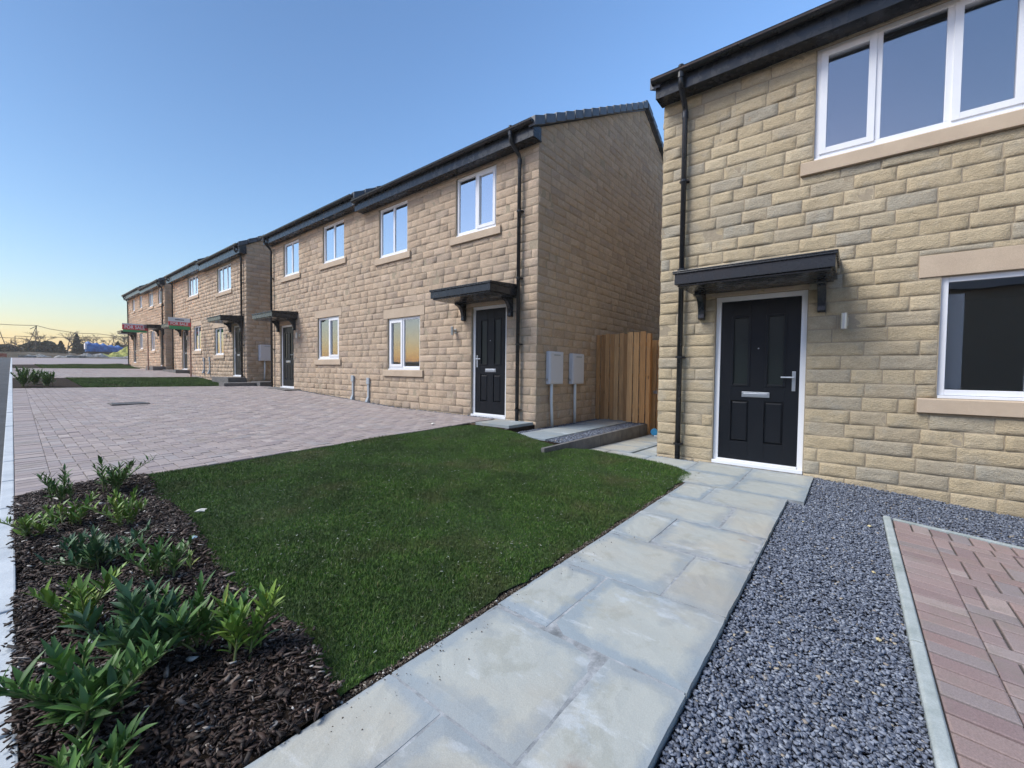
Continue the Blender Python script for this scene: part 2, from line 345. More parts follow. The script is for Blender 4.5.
# road (west of the kerb)
def roadz(X, Y): return np.interp(Y, KY, KZ)-.045+np.clip((-X), 0, 3)*.02
patch('road', [(kx(-14)-.06, -14), (kx(64)-.06, 64), (-5.6, 64), (-5.6, -14)], 150, 6, roadz, M['asphalt'], 0, 'grey asphalt road running along the kerb past the driveways')
# kerb : individual lengths in one strip
kb = MB(); y = -9.0
while y < 61.5:
    L = .915; y1 = y+L-.012
    xa, xb = kx(y), kx(y1); za, zb = float(np.interp(y, KY, KZ)), float(np.interp(y1, KY, KZ)); w = .072; j = random.uniform(-.003, .003)
    kb.add([(xa-w, y, za-.25), (xa, y, za-.25), (xb, y1, zb-.25), (xb-w, y1, zb-.25), (xa-w, y, za+.004+j), (xa, y, za+.006+j), (xb, y1, zb+.006+j), (xb-w, y1, zb+.004+j)],
           [(3,2,1,0),(4,5,6,7),(0,1,5,4),(1,2,6,5),(2,3,7,6),(3,0,4,7)]); y += L
props(kb.build('kerb', M['kerb'], bevel=.008), 'pale concrete kerb between the road and the driveways', kind='structure')

# ------------------------------------------------------------------ block paving (90 degree herringbone, real blocks)
def clip_poly(P, q):
    q = [np.array(a, float) for a in q]
    area = sum(q[i][0]*q[(i+1) % 4][1]-q[(i+1) % 4][0]*q[i][1] for i in range(4))
    if area < 0: q = q[::-1]
    out = P
    for i in range(4):
        a, b = q[i], q[(i+1) % 4]; e = b-a; n = np.array([-e[1], e[0]]); inp = out; out = []
        for k in range(len(inp)):
            p, r = inp[k], inp[(k+1) % len(inp)]; dp, dr = np.dot(p-a, n), np.dot(r-a, n)
            if dp >= 0: out.append(p)
            if (dp < 0) != (dr < 0): out.append(p+(r-p)*dp/(dp-dr))
        if len(out) < 3: return []
    return out
def add_block(mb, poly, zf, ch=.005, h=.02):
    P = np.array(poly); c = P.mean(0); n = len(P)
    a = .5*abs(sum(P[i][0]*P[(i+1) % n][1]-P[(i+1) % n][0]*P[i][1] for i in range(n)))
    if a < .0015: return
    ins = c+(P-c)*(1-np.minimum(.3, ch/np.maximum(.02, np.linalg.norm(P-c, axis=1))))[:, None]
    j = random.gauss(0, .0012); tx, ty = random.gauss(0, .006), random.gauss(0, .006)
    zt = lambda p, o: float(zf(p[0], p[1]))+o+j+tx*(p[0]-c[0])+ty*(p[1]-c[1])
    vs = [(p[0], p[1], zt(p, -h)) for p in P]+[(p[0], p[1], zt(p, -.0035)) for p in P]+[(p[0], p[1], zt(p, 0)) for p in ins]
    fs = [tuple(range(2*n, 3*n))]
    for k in range(n):
        k2 = (k+1) % n; fs += [(k, k2, n+k2, n+k), (n+k, n+k2, 2*n+k2, 2*n+k)]
    mb.add(vs, fs)
def herring(name, quad, zf, m, label, g=.008, origin=(0, 0), border=None, ch=.005):
    mb = MB(); q = np.array(quad, float); lo, hi = q.min(0), q.max(0); u = .105
    n0 = int((hi-lo).max()/u)+8
    ox, oy = lo[0]-4*u+origin[0], lo[1]-4*u+origin[1]
    for jj in range(-n0-6, n0+8):
        for ii in range(-n0-6, n0+8):
            s = (ii-jj) % 4
            if s == 0: w, h = 2*u, u
            elif s == 3: w, h = u, 2*u
            else: continue
            x, y = ox+ii*u, oy+jj*u
            if x > hi[0] or y > hi[1] or x+w < lo[0] or y+h < lo[1]: continue
            if s == 3: y = y   # vertical block starts in this cell
            P = [np.array(p) for p in ((x+g/2, y+g/2), (x+w-g/2, y+g/2), (x+w-g/2, y+h-g/2), (x+g/2, y+h-g/2))]
            P = clip_poly(P, quad)
            if P: add_block(mb, P, zf, ch)
    if border:
        for (a, b, w) in border:      # soldier course along edge a->b, block depth w to the left
            a = np.array(a, float); b = np.array(b, float); L = np.linalg.norm(b-a); d = (b-a)/L; nrm = np.array([-d[1], d[0]]); k = int(L/.105)
            for t in range(k):
                p0 = a+d*(t*L/k+g/2); p1 = a+d*((t+1)*L/k-g/2)
                add_block(mb, [p0, p1, p1+nrm*w, p0+nrm*w], zf, ch)
    return props(mb.build(name, m, fix=True), label, kind='structure')
def drive(y0, y1, x1, label, fine=True):
    s = .21
    q = [(float(kx(y0))+s+.008, y0+.004), (x1, y0+.004), (x1, y1), (float(kx(y1))+s+.008, y1)]
    patch('paving_bed', [(float(kx(y0)), y0), (x1+.02, y0), (x1+.02, y1), (float(kx(y1)), y1)], 12, int((y1-y0)*4), G, M['joint_l'], -.006, 'dark joint sand under the block paving')
    herring('block_paving', q, G, M['paver'], label, border=[((float(kx(y1))+.004, y1), (float(kx(y0))+.004, y0), .2105)])
drive(5.06, 17.0, 5.72, 'brindle block paved double driveway in front of the middle pair of houses')
drive(21.9, 32.3, 5.70, 'brindle block paved driveway in front of the further pair of houses')
patch('block_paving', [(float(kx(37.9)), 37.9), (9.5, 37.9), (9.5, 61.5), (float(kx(61.5)), 61.5)], 10, 60, G, M['paver'], 0, 'far block paved driveway at the end of the row')
# right-hand drive
def RG(X, Y): return -1.203+.075*(np.asarray(Y, float)+.30)+0*np.asarray(X, float)
patch('paving_bed', [(-.2, -6), (4.67, -6), (4.67, -.288), (-.2, -.288)], 8, 20, RG, M['joint'], -.012, 'dark joint sand under the red block paving')
herring('block_paving', [(-.2, -5.0), (4.45, -5.0), (4.45, -.503), (-.2, -.503)], RG, M['paver_r'], 'red brindle block paved driveway at the right edge in front of the nearest house',
        g=.012, ch=.008, border=[((4.45, -.293), (-.2, -.293), .205), ((4.66, -5.0), (4.66, -.293), .205)])
ed = MB()
for k in range(6):
    x0 = -.2+k*.93
    ed.prism([(-.285, -1.4), (-.285, -1.198), (-.279, -1.190), (-.243, -1.190), (-.235, -1.198), (-.235, -1.4)], 'x', x0, min(x0+.918, 4.72))
yy = -.30
while yy > -5:
    z = float(RG(0, yy)); z2 = float(RG(0, yy-.9)); ed.add([(4.67, yy, z-.2), (4.72, yy, z-.2), (4.72, yy-.9, z2-.2), (4.67, yy-.9, z2-.2), (4.67, yy, z+.006), (4.72, yy, z+.006), (4.72, yy-.9, z2+.006), (4.67, yy-.9, z2+.006)],
        [(3,2,1,0),(4,5,6,7),(0,1,5,4),(1,2,6,5),(2,3,7,6),(3,0,4,7)]); yy -= .912
props(ed.build('edging', M['edging'], bevel=.004), 'greenish concrete edging strip between the slate chippings and the red driveway', kind='structure')

# ------------------------------------------------------------------ path of flags
def rimmed(o):
    me = o.data; at = me.attributes.new('rim', 'FLOAT', 'POINT'); n = len(me.vertices); val = np.zeros(n, np.float32)
    per = 11*9; ring = 2*(10+8); k = 0
    i, j = np.meshgrid(np.arange(11), np.arange(9), indexing='ij'); d = np.minimum(np.minimum(i, 10-i)/5, np.minimum(j, 8-j)/4).ravel()**.6
    while k+per+ring <= n: val[k:k+per] = d; k += per+ring
    at.data.foreach_set('value', val); return o
flags = MB()
def flag(x0, x1, y0, y1, zt=PZ, th=.04, nx=10, ny=8, tilt=None, g=.011, zfun=None):
    x0 += g/2; x1 -= g/2; y0 += g/2; y1 -= g/2
    a, b, c0 = random.gauss(0, .0025), random.gauss(0, .0025), random.gauss(0, .0012)
    cx, cy = (x0+x1)/2, (y0+y1)/2; vs = []; fs = []
    for i in range(nx+1):
        for j in range(ny+1):
            x = x0+(x1-x0)*i/nx; y = y0+(y1-y0)*j/ny; e = min(i, nx-i, j, ny-j)
            zz = (zfun(x, y) if zfun else zt)+a*(x-cx)+b*(y-cy)+c0+(random.gauss(0, .0009) if e else -.004)
            if e == 0:
                x += random.gauss(0, .0012); y += random.gauss(0, .0012)
            vs.append((x, y, zz))
    for i in range(nx):
        for j in range(ny):
            k = i*(ny+1)+j; fs.append((k, k+ny+1, k+ny+2, k+1))
    n = len(vs); ring = [i*(ny+1) for i in range(nx+1)]+[nx*(ny+1)+j for j in range(1, ny+1)]+[i*(ny+1)+ny for i in range(nx-1, -1, -1)]+[j for j in range(ny-1, 0, -1)]
    for r_ in ring: v = vs[r_]; vs.append((v[0], v[1], v[2]-th))
    m_ = len(ring)
    for k in range(m_): fs.append((ring[k], n+k, n+(k+1) % m_, ring[(k+1) % m_]))
    flags.add(vs, fs)
yL, yR = 1.335, .425
cuts = [-.29, .32, .93, 1.545, 2.15, 2.765, 3.375, 3.985, 4.57]
for k in range(len(cuts)-1):
    s = .735 if k % 2 == 0 else 1.035
    flag(cuts[k], cuts[k+1], yR, s); flag(cuts[k], cuts[k+1], s, yL)
for (a, b) in ((4.57, 5.18), (5.18, 5.76)):
    flag(a, b, .30, .90); flag(a, b, .90, 1.50)
flag(4.57, 5.18, 1.50, 1.52)
yy = 1.50
for n_ in range(3):
    flag(5.18, 5.70, yy, min(yy+.61, 3.0)); yy += .61
for n_ in range(5):
    x0 = 5.70+n_*.6; flag(x0, x0+.6, 2.42, 3.0, zfun=lambda x, y: PZ-(x-5.7)*.022)
flag(5.70, 8.7, 2.1, 2.42, zfun=lambda x, y: PZ-.012-(x-5.7)*.022)
props(rimmed(flags.build('path', M['flag'], fix=True)), 'pale grey concrete flag path leading to the black door of the nearest house', kind='structure')
props(MB().box(-.3, 4.565, yR+.012, yL-.012, -1.4, PZ-.0055).box(4.575, 5.78, .31, 1.52, -1.4, PZ-.0058).box(5.19, 8.6, 1.53, 3.0, -1.5, PZ-.11).build('mortar_bed', concrete('pointing_mortar', (.13, .145, .155), (.40, .42, .44), 14)), 'sandy mortar bed under the flags', kind='structure')
# upper side path beside the middle house
flags = MB()
for n_ in range(5): flag(5.0+n_*.62, 5.62+n_*.62, 3.42, 4.03, zt=-.985)
props(flags.build('path', M['flag']), 'raised grey flag path along the side wall under the meter boxes', kind='structure')
flags = MB(); flag(5.16, 5.83, 4.235, 4.98, zt=-.882, th=.045)
props(flags.build('step', M['flag']), 'single pale flag step beside the door of the middle house', kind='structure')
rb = MB(); rb.box(4.98, 8.3, 3.10, 4.19, -1.4, -1.012); rb.box(5.12, 5.84, 4.22, 5.04, -1.4, -.935)
props(rb.build('raised_bed', M['soil']), 'dark gravelly strip under the raised side path', kind='structure')
rw = MB()
for n_ in range(5):
    x0 = 4.42+n_*.78; rw.box(x0, x0+.772, 3.035, 3.088, -1.45, -.992)
props(rw.build('retaining_edge', M['wallconc'], bevel=.004), 'low dark concrete retaining edge between the two side paths', 'retaining edge')
rw2 = MB().box(5.12, 5.82, 4.245, 4.300, -1.3, -.932)
props(rw2.build('retaining_edge', M['wallconc'], bevel=.004), 'short concrete riser below the single flag step', 'retaining edge')

# ------------------------------------------------------------------ lawns
Lq = [(.77, 1.36), (5.16, 1.36), (5.12, 5.02), (.86, 5.05)]
edge_ = [(x_, 1.368+.010*math.sin(x_*9)+.008*math.sin(x_*23+1)+.006*math.sin(x_*51)) for x_ in np.linspace(.72, 4.98, 90)]
lawn_poly = np.array(edge_+[ (5.13, 1.60), (5.17, 2.72), (4.95, 3.02), (4.42, 3.03), (4.42, 3.12), (4.97, 3.14), (4.98, 3.45), (5.10, 4.1), (5.14, 4.62), (5.02, 4.95), (4.8, 5.045), (.83, 5.045), (.80, 4.2), (.80, 3.6), (.75, 3.0), (.76, 2.55), (.70, 2.5), (.76, 2.25), (.78, 1.8)])
def inside(P, poly):
    x, y = P[:, 0], P[:, 1]; r = np.zeros(len(P), bool); n = len(poly); j = n-1
    for i in range(n):
        xi, yi = poly[i]; xj, yj = poly[j]
        with np.errstate(divide='ignore', invalid='ignore'): r ^= ((yi > y) != (yj > y)) & (x < (xj-xi)*(y-yi)/(yj-yi)+xi)
        j = i
    return r
def undul(X, Y): return .010*np.sin(X*2.1+1)*np.sin(Y*2.7)+.006*np.sin(X*5.3+Y*3.1)
# soil/turf base as polygon grid
bm = bmesh.new(); fv = [bm.verts.new((p[0], p[1], 0)) for p in lawn_poly]; bm.faces.new(fv)
for ax in (0, 1):
    for t in np.arange(.2, 5.2, .12):
        co = (t, 0, 0) if ax == 0 else (0, t, 0); no = (1, 0, 0) if ax == 0 else (0, 1, 0)
        bmesh.ops.bisect_plane(bm, geom=bm.verts[:]+bm.edges[:]+bm.faces[:], plane_co=co, plane_no=no)
for v in bm.verts: v.co.z = float(LZ(v.co.x, v.co.y))+float(undul(v.co.x, v.co.y))
me = bpy.data.meshes.new('lawn_soil'); bm.to_mesh(me); bm.free()
patch('lawn_edge_soil', [(.70, 1.339), (5.2, 1.339), (5.2, 1.42), (.70, 1.42)], 60, 2, lambda X, Y: np.full_like(X, PZ-.016), M['soil'], 0, 'thin strip of bare soil between flags and turf')
props(link('lawn_soil', me, M['turf'], smooth=True), 'turf base of the front lawn', kind='structure')
def blades(name, P, z, hmin, hmax, wid, label):
    N = len(P); h = rng.uniform(hmin, hmax, N)*(1+.35*np.sin(P[:, 0]*3.1+1)*np.sin(P[:, 1]*2.3)); a = rng.uniform(0, 2*np.pi, N); w = rng.uniform(.7, 1.3, N)*wid
    lean = rng.uniform(.15, 1.0, N)*h; la = rng.uniform(0, 2*np.pi, N)
    dx, dy = np.cos(a)*w/2, np.sin(a)*w/2; lx, ly = np.cos(la)*lean, np.sin(la)*lean
    b0 = np.column_stack([P[:, 0]-dx, P[:, 1]-dy, z-.004]); b1 = np.column_stack([P[:, 0]+dx, P[:, 1]+dy, z-.004])
    m0 = np.column_stack([P[:, 0]+lx*.35-dx*.8, P[:, 1]+ly*.35-dy*.8, z+h*.6]); m1 = np.column_stack([P[:, 0]+lx*.35+dx*.8, P[:, 1]+ly*.35+dy*.8, z+h*.6])
    t0 = np.column_stack([P[:, 0]+lx-dx*.15, P[:, 1]+ly-dy*.15, z+h*.85]); t1 = np.column_stack([P[:, 0]+lx+dx*.15, P[:, 1]+ly+dy*.15, z+h*.85])
    V = np.stack([b0, b1, m1, m0, t1, t0], 1).reshape(-1, 3); k = np.arange(N)[:, None]*6
    Fq = np.concatenate([k+np.array([[0, 1, 2, 3]]), k+np.array([[3, 2, 4, 5]])], 1).reshape(-1, 4)
    return props(np_mesh(name, V, Fq, M['blade']), label, kind='stuff', cat='grass')
N = 680000; P = np.column_stack([rng.uniform(.65, 5.2, N), rng.uniform(1.34, 5.08, N)])
d = np.hypot(P[:, 0], P[:, 1]); keep = rng.uniform(0, 1, N) < np.clip(1.35-d*.12, .45, 1)
patchy = .5+.5*np.sin(P[:, 0]*7+np.sin(P[:, 1]*5)*2)*np.sin(P[:, 1]*6.3+P[:, 0]*2); keep &= rng.uniform(0, 1, N) < .72+.28*patchy
P = P[keep]; P = P[inside(P, lawn_poly)]
blades('grass', P, LZ(P[:, 0], P[:, 1])+undul(P[:, 0], P[:, 1]), .008, .022, .0028, 'short dark green grass of the front lawn')
for (y0, y1, x1, lab, hw) in ((17.0, 21.9, 5.5, 'green lawn strip in front of the further pair of houses', 1), (32.3, 37.9, 5.4, 'farthest green lawn strip beyond the second driveway', 0)):
    xa = float(kx(y0))+(1.3 if hw else .95)
    patch('lawn_soil', [(float(kx(y0)), y0), (x1, y0), (x1, y1), (float(kx(y1)), y1)], 20, 20, G, M['turf'], 0, 'turf base of a distant lawn strip')
    n_ = 60000; P = np.column_stack([rng.uniform(xa, x1, n_), rng.uniform(y0+.03, y1, n_)])
    blades('grass', P, G(P[:, 0], P[:, 1]), .02, .05, .012, lab)
    # mulch end by the kerb
    patch('planting_bed', [(float(kx(y0)), y0+.02), (xa, y0+.02), (xa, y1-.02), (float(kx(y1)), y1-.02)], 6, 12, G, M['soil'], .012, 'dark mulch strip between kerb and distant lawn')

# ------------------------------------------------------------------ mulch bed
bed_poly = np.array([(-.01, 1.338), (.735, 1.34), (.81, 1.8), (.79, 2.25), (.74, 2.5), (.79, 2.55), (.78, 3.0), (.83, 3.6), (.83, 4.2), (.86, 5.04), (.085, 5.05), (.045, 3.0)])
def BZ(X, Y): return LZ(X, Y)+.012+.022*np.sin(X*5+1)*np.sin(Y*3.3)-.012*np.sin(Y*8+X*6)
patch('planting_bed', [(.0, 1.345), (.74, 1.345), (.85, 5.045), (.085, 5.045)], 16, 60, BZ, M['soil'], -.008, 'dark soil of the shrub bed beside the front lawn')
box8 = np.array([(-1,-1,-1),(1,-1,-1),(1,1,-1),(-1,1,-1),(-1,-1,1),(1,-1,1),(1,1,1),(-1,1,1)], float)*.5
boxf = np.array([(3,2,1,0),(4,5,6,7),(0,1,5,4),(1,2,6,5),(2,3,7,6),(3,0,4,7)])
def chunk(nv, jit, taper): return np.stack([box8*np.array([1, 1, 1])*(1-taper*rng.uniform(0, 1, (8, 1)))+rng.normal(0, jit, (8, 3)) for _ in range(nv)])
N = 30000; P = np.column_stack([rng.uniform(-.02, .88, N), rng.uniform(1.33, 5.06, N)])
jit = np.column_stack([rng.normal(0, .012, N), rng.normal(0, .012, N)]); ok = inside(P+jit, bed_poly); P = P[ok]; N = len(P)
L = rng.gamma(3, .0072, N)+.007; W = L*rng.uniform(.10, .42, N); T = rng.uniform(.003, .008, N)
L = np.minimum(L, .065)*.9
rot = rotz(rng.uniform(0, 6.3, N)) @ rotx(rng.normal(0, .45, N)) @ rotz(rng.normal(0, .3, N))
tl = rng.normal(0, .3, N); c_, s_ = np.cos(tl), np.sin(tl); z_ = np.zeros(N); o_ = np.ones(N)
roty = np.stack([np.stack([c_, z_, s_], -1), np.stack([z_, o_, z_], -1), np.stack([-s_, z_, c_], -1)], -2); rot = rot @ roty
props(scatter('mulch', chunk(24, .09, .5), boxf, np.column_stack([P, BZ(P[:, 0], P[:, 1])+rng.uniform(0, .022, N)]), rot, np.column_stack([L, W, T]), M['bark']),
      'brown bark mulch covering the shrub bed', 'mulch', kind='stuff')

def crumbs(name, P, zf, smin, smax, m, label):
    N = len(P); s_ = rng.uniform(smin, smax, N)*rng.uniform(.4, 1, N)
    rot = rotz(rng.uniform(0, 6.3, N)) @ rotx(rng.normal(0, .6, N)) @ rotz(rng.uniform(0, 6.3, N))
    return props(scatter(name, chunk(20, .12, .45), boxf, np.column_stack([P, zf(P[:, 0], P[:, 1])+s_*.25]), rot, np.column_stack([s_, s_*.8, s_*.5]), m), label, 'crumbs', kind='stuff')
M['crumb'] = island_mat('soil_and_grit_crumbs', [(0, (.03,.022,.016)), (.5, (.075,.055,.04)), (.8, (.15,.12,.09)), (.93, (.30,.27,.22)), (1, (.62,.60,.56))], .8)
n_ = 5200; cx_ = rng.uniform(.68, 5.1, n_); cy_ = 1.352+np.abs(rng.normal(0, .014, n_))-.022*rng.uniform(0, 1, n_)**3
crumbs('soil_crumbs', np.column_stack([cx_, cy_]), lambda X, Y: np.where(Y > 1.336, PZ-.014, PZ), .004, .013, M['crumb'], 'crumbs of soil and grit along the edge between turf and flags')
n_ = 420; crumbs('soil_crumbs', np.column_stack([rng.uniform(.5, 5.0, n_), 1.34-np.abs(rng.normal(0, .09, n_))]), lambda X, Y: np.full_like(X, PZ), .002, .007, M['crumb'], 'loose soil and grit spilled over the flags')

n_ = 6500; P = np.column_stack([rng.uniform(.7, 5.1, n_), rng.uniform(1.36, 5.0, n_)]); P = P[inside(P, lawn_poly)]
den = .5+.5*np.sin(P[:, 0]*2.3+1.3*np.sin(P[:, 1]*1.7))*np.sin(P[:, 1]*2.9+.7); P = P[rng.uniform(0, 1, len(P)) < .15+.85*den**2]
N = len(P); s_ = rng.uniform(.005, .020, N); rot = rotz(rng.uniform(0, 6.3, N)) @ rotx(rng.normal(0, .4, N))
props(scatter('grass_clippings', chunk(16, .12, .4), boxf, np.column_stack([P, LZ(P[:, 0], P[:, 1])+undul(P[:, 0], P[:, 1])+.013]), rot, np.column_stack([s_, s_*rng.uniform(.12, .4, N), s_*.12]),
      island_mat('dry_clippings', [(0, (.10,.12,.06)), (.5, (.17,.19,.12)), (.85, (.25,.28,.22)), (1, (.42,.44,.40))], .8)), 'pale dry clippings scattered over the front lawn', 'grass clippings', kind='stuff')

# ------------------------------------------------------------------ slate chippings
def GZ(X, Y):
    X = np.asarray(X, float); Y = np.asarray(Y, float)
    a = np.interp(Y, [-5, -.3, .42, 2], [-1.60, -1.222, -1.185, -1.185])
    return a+np.where(X > 4.7, np.clip((X-4.7)/1.1, 0, 1)*.02, 0)
patch('gravel_bed', [(-.3, -5), (5.82, -5), (5.82, .43), (-.3, .43)], 30, 30, GZ, M['joint'], -.03, 'dark bed below the slate chippings')
def gravel(name, regs, label, zf, smin, smax):
    Ps = []
    for (x0, x1, y0, y1, dens) in regs:
        n_ = int((x1-x0)*(y1-y0)*dens); Ps.append(np.column_stack([rng.uniform(x0, x1, n_), rng.uniform(y0, y1, n_)]))
    P = np.concatenate(Ps); N = len(P); s = rng.gamma(9, (smax-smin)/9, N)*.6+smin
    rot = rotz(rng.uniform(0, 6.3, N)) @ rotx(rng.normal(0, .5, N)) @ rotz(rng.uniform(0, 6.3, N))
    scl = np.column_stack([s, s*rng.uniform(.55, .95, N), s*rng.uniform(.28, .55, N)])
    z = zf(P[:, 0], P[:, 1])+rng.uniform(-.012, .008, N)
    return props(scatter(name, chunk(40, .12, .45), boxf, np.column_stack([P, z]), rot, scl, M['gravel']), label, 'slate chippings', kind='stuff')
gravel('gravel', [(.6, 2.4, -.232, .42, 15000), (2.4, 4.6, -.232, .42, 11500), (4.6, 5.79, -.232, .30, 9000), (4.73, 5.79, -3.2, -.232, 7000), (5.70, 5.79, .30, .32, 4000)],
       'blue grey slate chippings between the flag path and the red driveway', GZ, .009, .021)
gravel('gravel', [(4.98, 8.2, 3.10, 3.40, 4200), (5.84, 8.2, 4.04, 4.18, 4200), (5.05, 5.85, 4.05, 4.2, 4000)], 'dark grey chippings edging the raised side path', lambda X, Y: np.full_like(X, -1.002), .012, .024)
gravel('gravel', [(5.72, 5.80, 5.05, 15.1, 2600), (5.705, 5.79, 1.52, 2.1, 3500)], 'thin strip of dark chippings along the foot of the house walls', lambda X, Y: np.where(Y < 3, PZ-.02, G(X, Y)-.004), .012, .022)

# ------------------------------------------------------------------ stone walls
def stonework(mb_v, mb_f, face, U0, U1, V0, V1, course, openings, lmin, lmax, depth, nu, nv, top=None, joint=.010, phase=0.):
    """face(u,v,d)->xyz arrays ; openings [(u0,u1,v0,v1)]"""
    k = 0; v = V0+phase
    while v < V1-.02:
        h = course
        va, vb = max(v, V0)+joint/2, min(v+h, V1)-joint/2
        split = random.random() < .02
        rows = [(va, vb)] if not split else [(va, (va+vb)/2-joint/2), ((va+vb)/2+joint/2, vb)]
        v += h
        for (ra, rb_) in rows:
            if rb_-ra < .02: continue
            # free intervals : (u0, u1, v0, v1), a row that only partly meets an opening is trimmed, not dropped
            ovl = [o for o in openings if o[2] < rb_-.004 and o[3] > ra+.004]
            cutsu = sorted(set([U0, U1]+[min(max(q, U0), U1) for o in ovl for q in o[:2]])); iv = []
            for p, q in zip(cutsu[:-1], cutsu[1:]):
                if q-p < .01: continue
                mid = (p+q)/2; vr = [(ra, rb_)]
                for o in ovl:
                    if o[0] < mid < o[1]:
                        vr = [w for (c, d) in vr for w in ((c, min(d, o[2]-joint*.5)), (max(c, o[3]+joint*.5), d)) if w[1]-w[0] > .018]
                for (c, d) in vr:
                    if iv and abs(iv[-1][1]-p) < 1e-6 and abs(iv[-1][2]-c) < 1e-6 and abs(iv[-1][3]-d) < 1e-6: iv[-1] = (iv[-1][0], q, c, d)
                    else: iv.append((p, q, c, d))
            for (p, q, ra, rb_) in iv:
                if top is not None:
                    us = np.linspace(p, q, 200); okk = us[top(us) > ra+.03]
                    if len(okk) == 0: continue
                    p, q = okk[0], okk[-1]
                u = p
                first = True
                while u < q-.03:
                    L_ = random.uniform(lmin, lmax) if not first else random.uniform(lmin*.5, lmax)
                    first = False
                    if q-(u+L_) < lmin*.45: L_ = q-u
                    ua, ub = u+joint/2, u+L_-joint/2; u += L_
                    if ub-ua < .02: continue
                    # grid
                    e = .0065
                    gu = np.array([ua, ua+e]+list(np.linspace(ua+e, ub-e, max(2, int(nu*(ub-ua)/.4)+1))[1:-1])+[ub-e, ub]) if ub-ua > .06 else np.array([ua, ua+.3*(ub-ua), ub-.3*(ub-ua), ub])
                    gv = np.array([ra, ra+.006]+list(np.linspace(ra+.006, rb_-.006, nv)[1:-1])+[rb_-.006, rb_]) if rb_-ra > .045 else np.array([ra, ra+.008, rb_-.008, rb_])
                    UU, VV = np.meshgrid(gu, gv, indexing='ij')
                    f1, f2, f3 = np.random.default_rng(random.randrange(1 << 30)).uniform(0, 6.28, 3)
                    tilt = random.gauss(0, .004)
                    D = depth*(.74+.14*np.sin(UU*23+f1+VV*9)+.13*np.sin(VV*41+UU*13+f2)+.14*np.sin(UU*61+f3)*np.sin(VV*55+f1))+tilt*np.sin((UU-ua)/(ub-ua)*3.1+f3)
                    D += np.random.default_rng(random.randrange(1 << 30)).normal(0, depth*.10, D.shape)
                    edge = np.zeros_like(D, bool); edge[0, :] = edge[-1, :] = True; edge[:, 0] = edge[:, -1] = True
                    D = np.where(edge, .0015, D)
                    jx = np.random.default_rng(random.randrange(1 << 30)).normal(0, .0012, D.shape)*edge
                    V_ = VV+jx
                    if top is not None: V_ = np.minimum(V_, top(UU)-.004)
                    pts = face(UU+jx, V_, D).reshape(-1, 3); b0 = stonework.n
                    a_, b_ = UU.shape; ii = (np.arange(a_-1)[:, None]*b_+np.arange(b_-1)[None, :]).ravel()
                    mb_v.append(pts); mb_f.append(np.column_stack([ii, ii+b_, ii+b_+1, ii+1])+b0); stonework.n += len(pts)
def facade_slab(mb, X0, X1, Y0, Y1, Z0, Z1, openings, mi=0):
    """mortar-faced wall with real holes, plane perpendicular to X"""
    ys = sorted(set([Y0, Y1]+[o[0] for o in openings]+[o[1] for o in openings])); zs = sorted(set([Z0, Z1]+[o[2] for o in openings]+[o[3] for o in openings]))
    for a, b in zip(ys[:-1], ys[1:]):
        run = None
        for c, d in zip(zs[:-1], zs[1:]):
            solid = not any(o[0] <= (a+b)/2 <= o[1] and o[2] <= (c+d)/2 <= o[3] for o in openings)
            if solid:
                run = (run[0], d) if run else (c, d)
            if (not solid or d == zs[-1]) and run: mb.box(X0, X1, a, b, run[0], run[1], mi); run = None

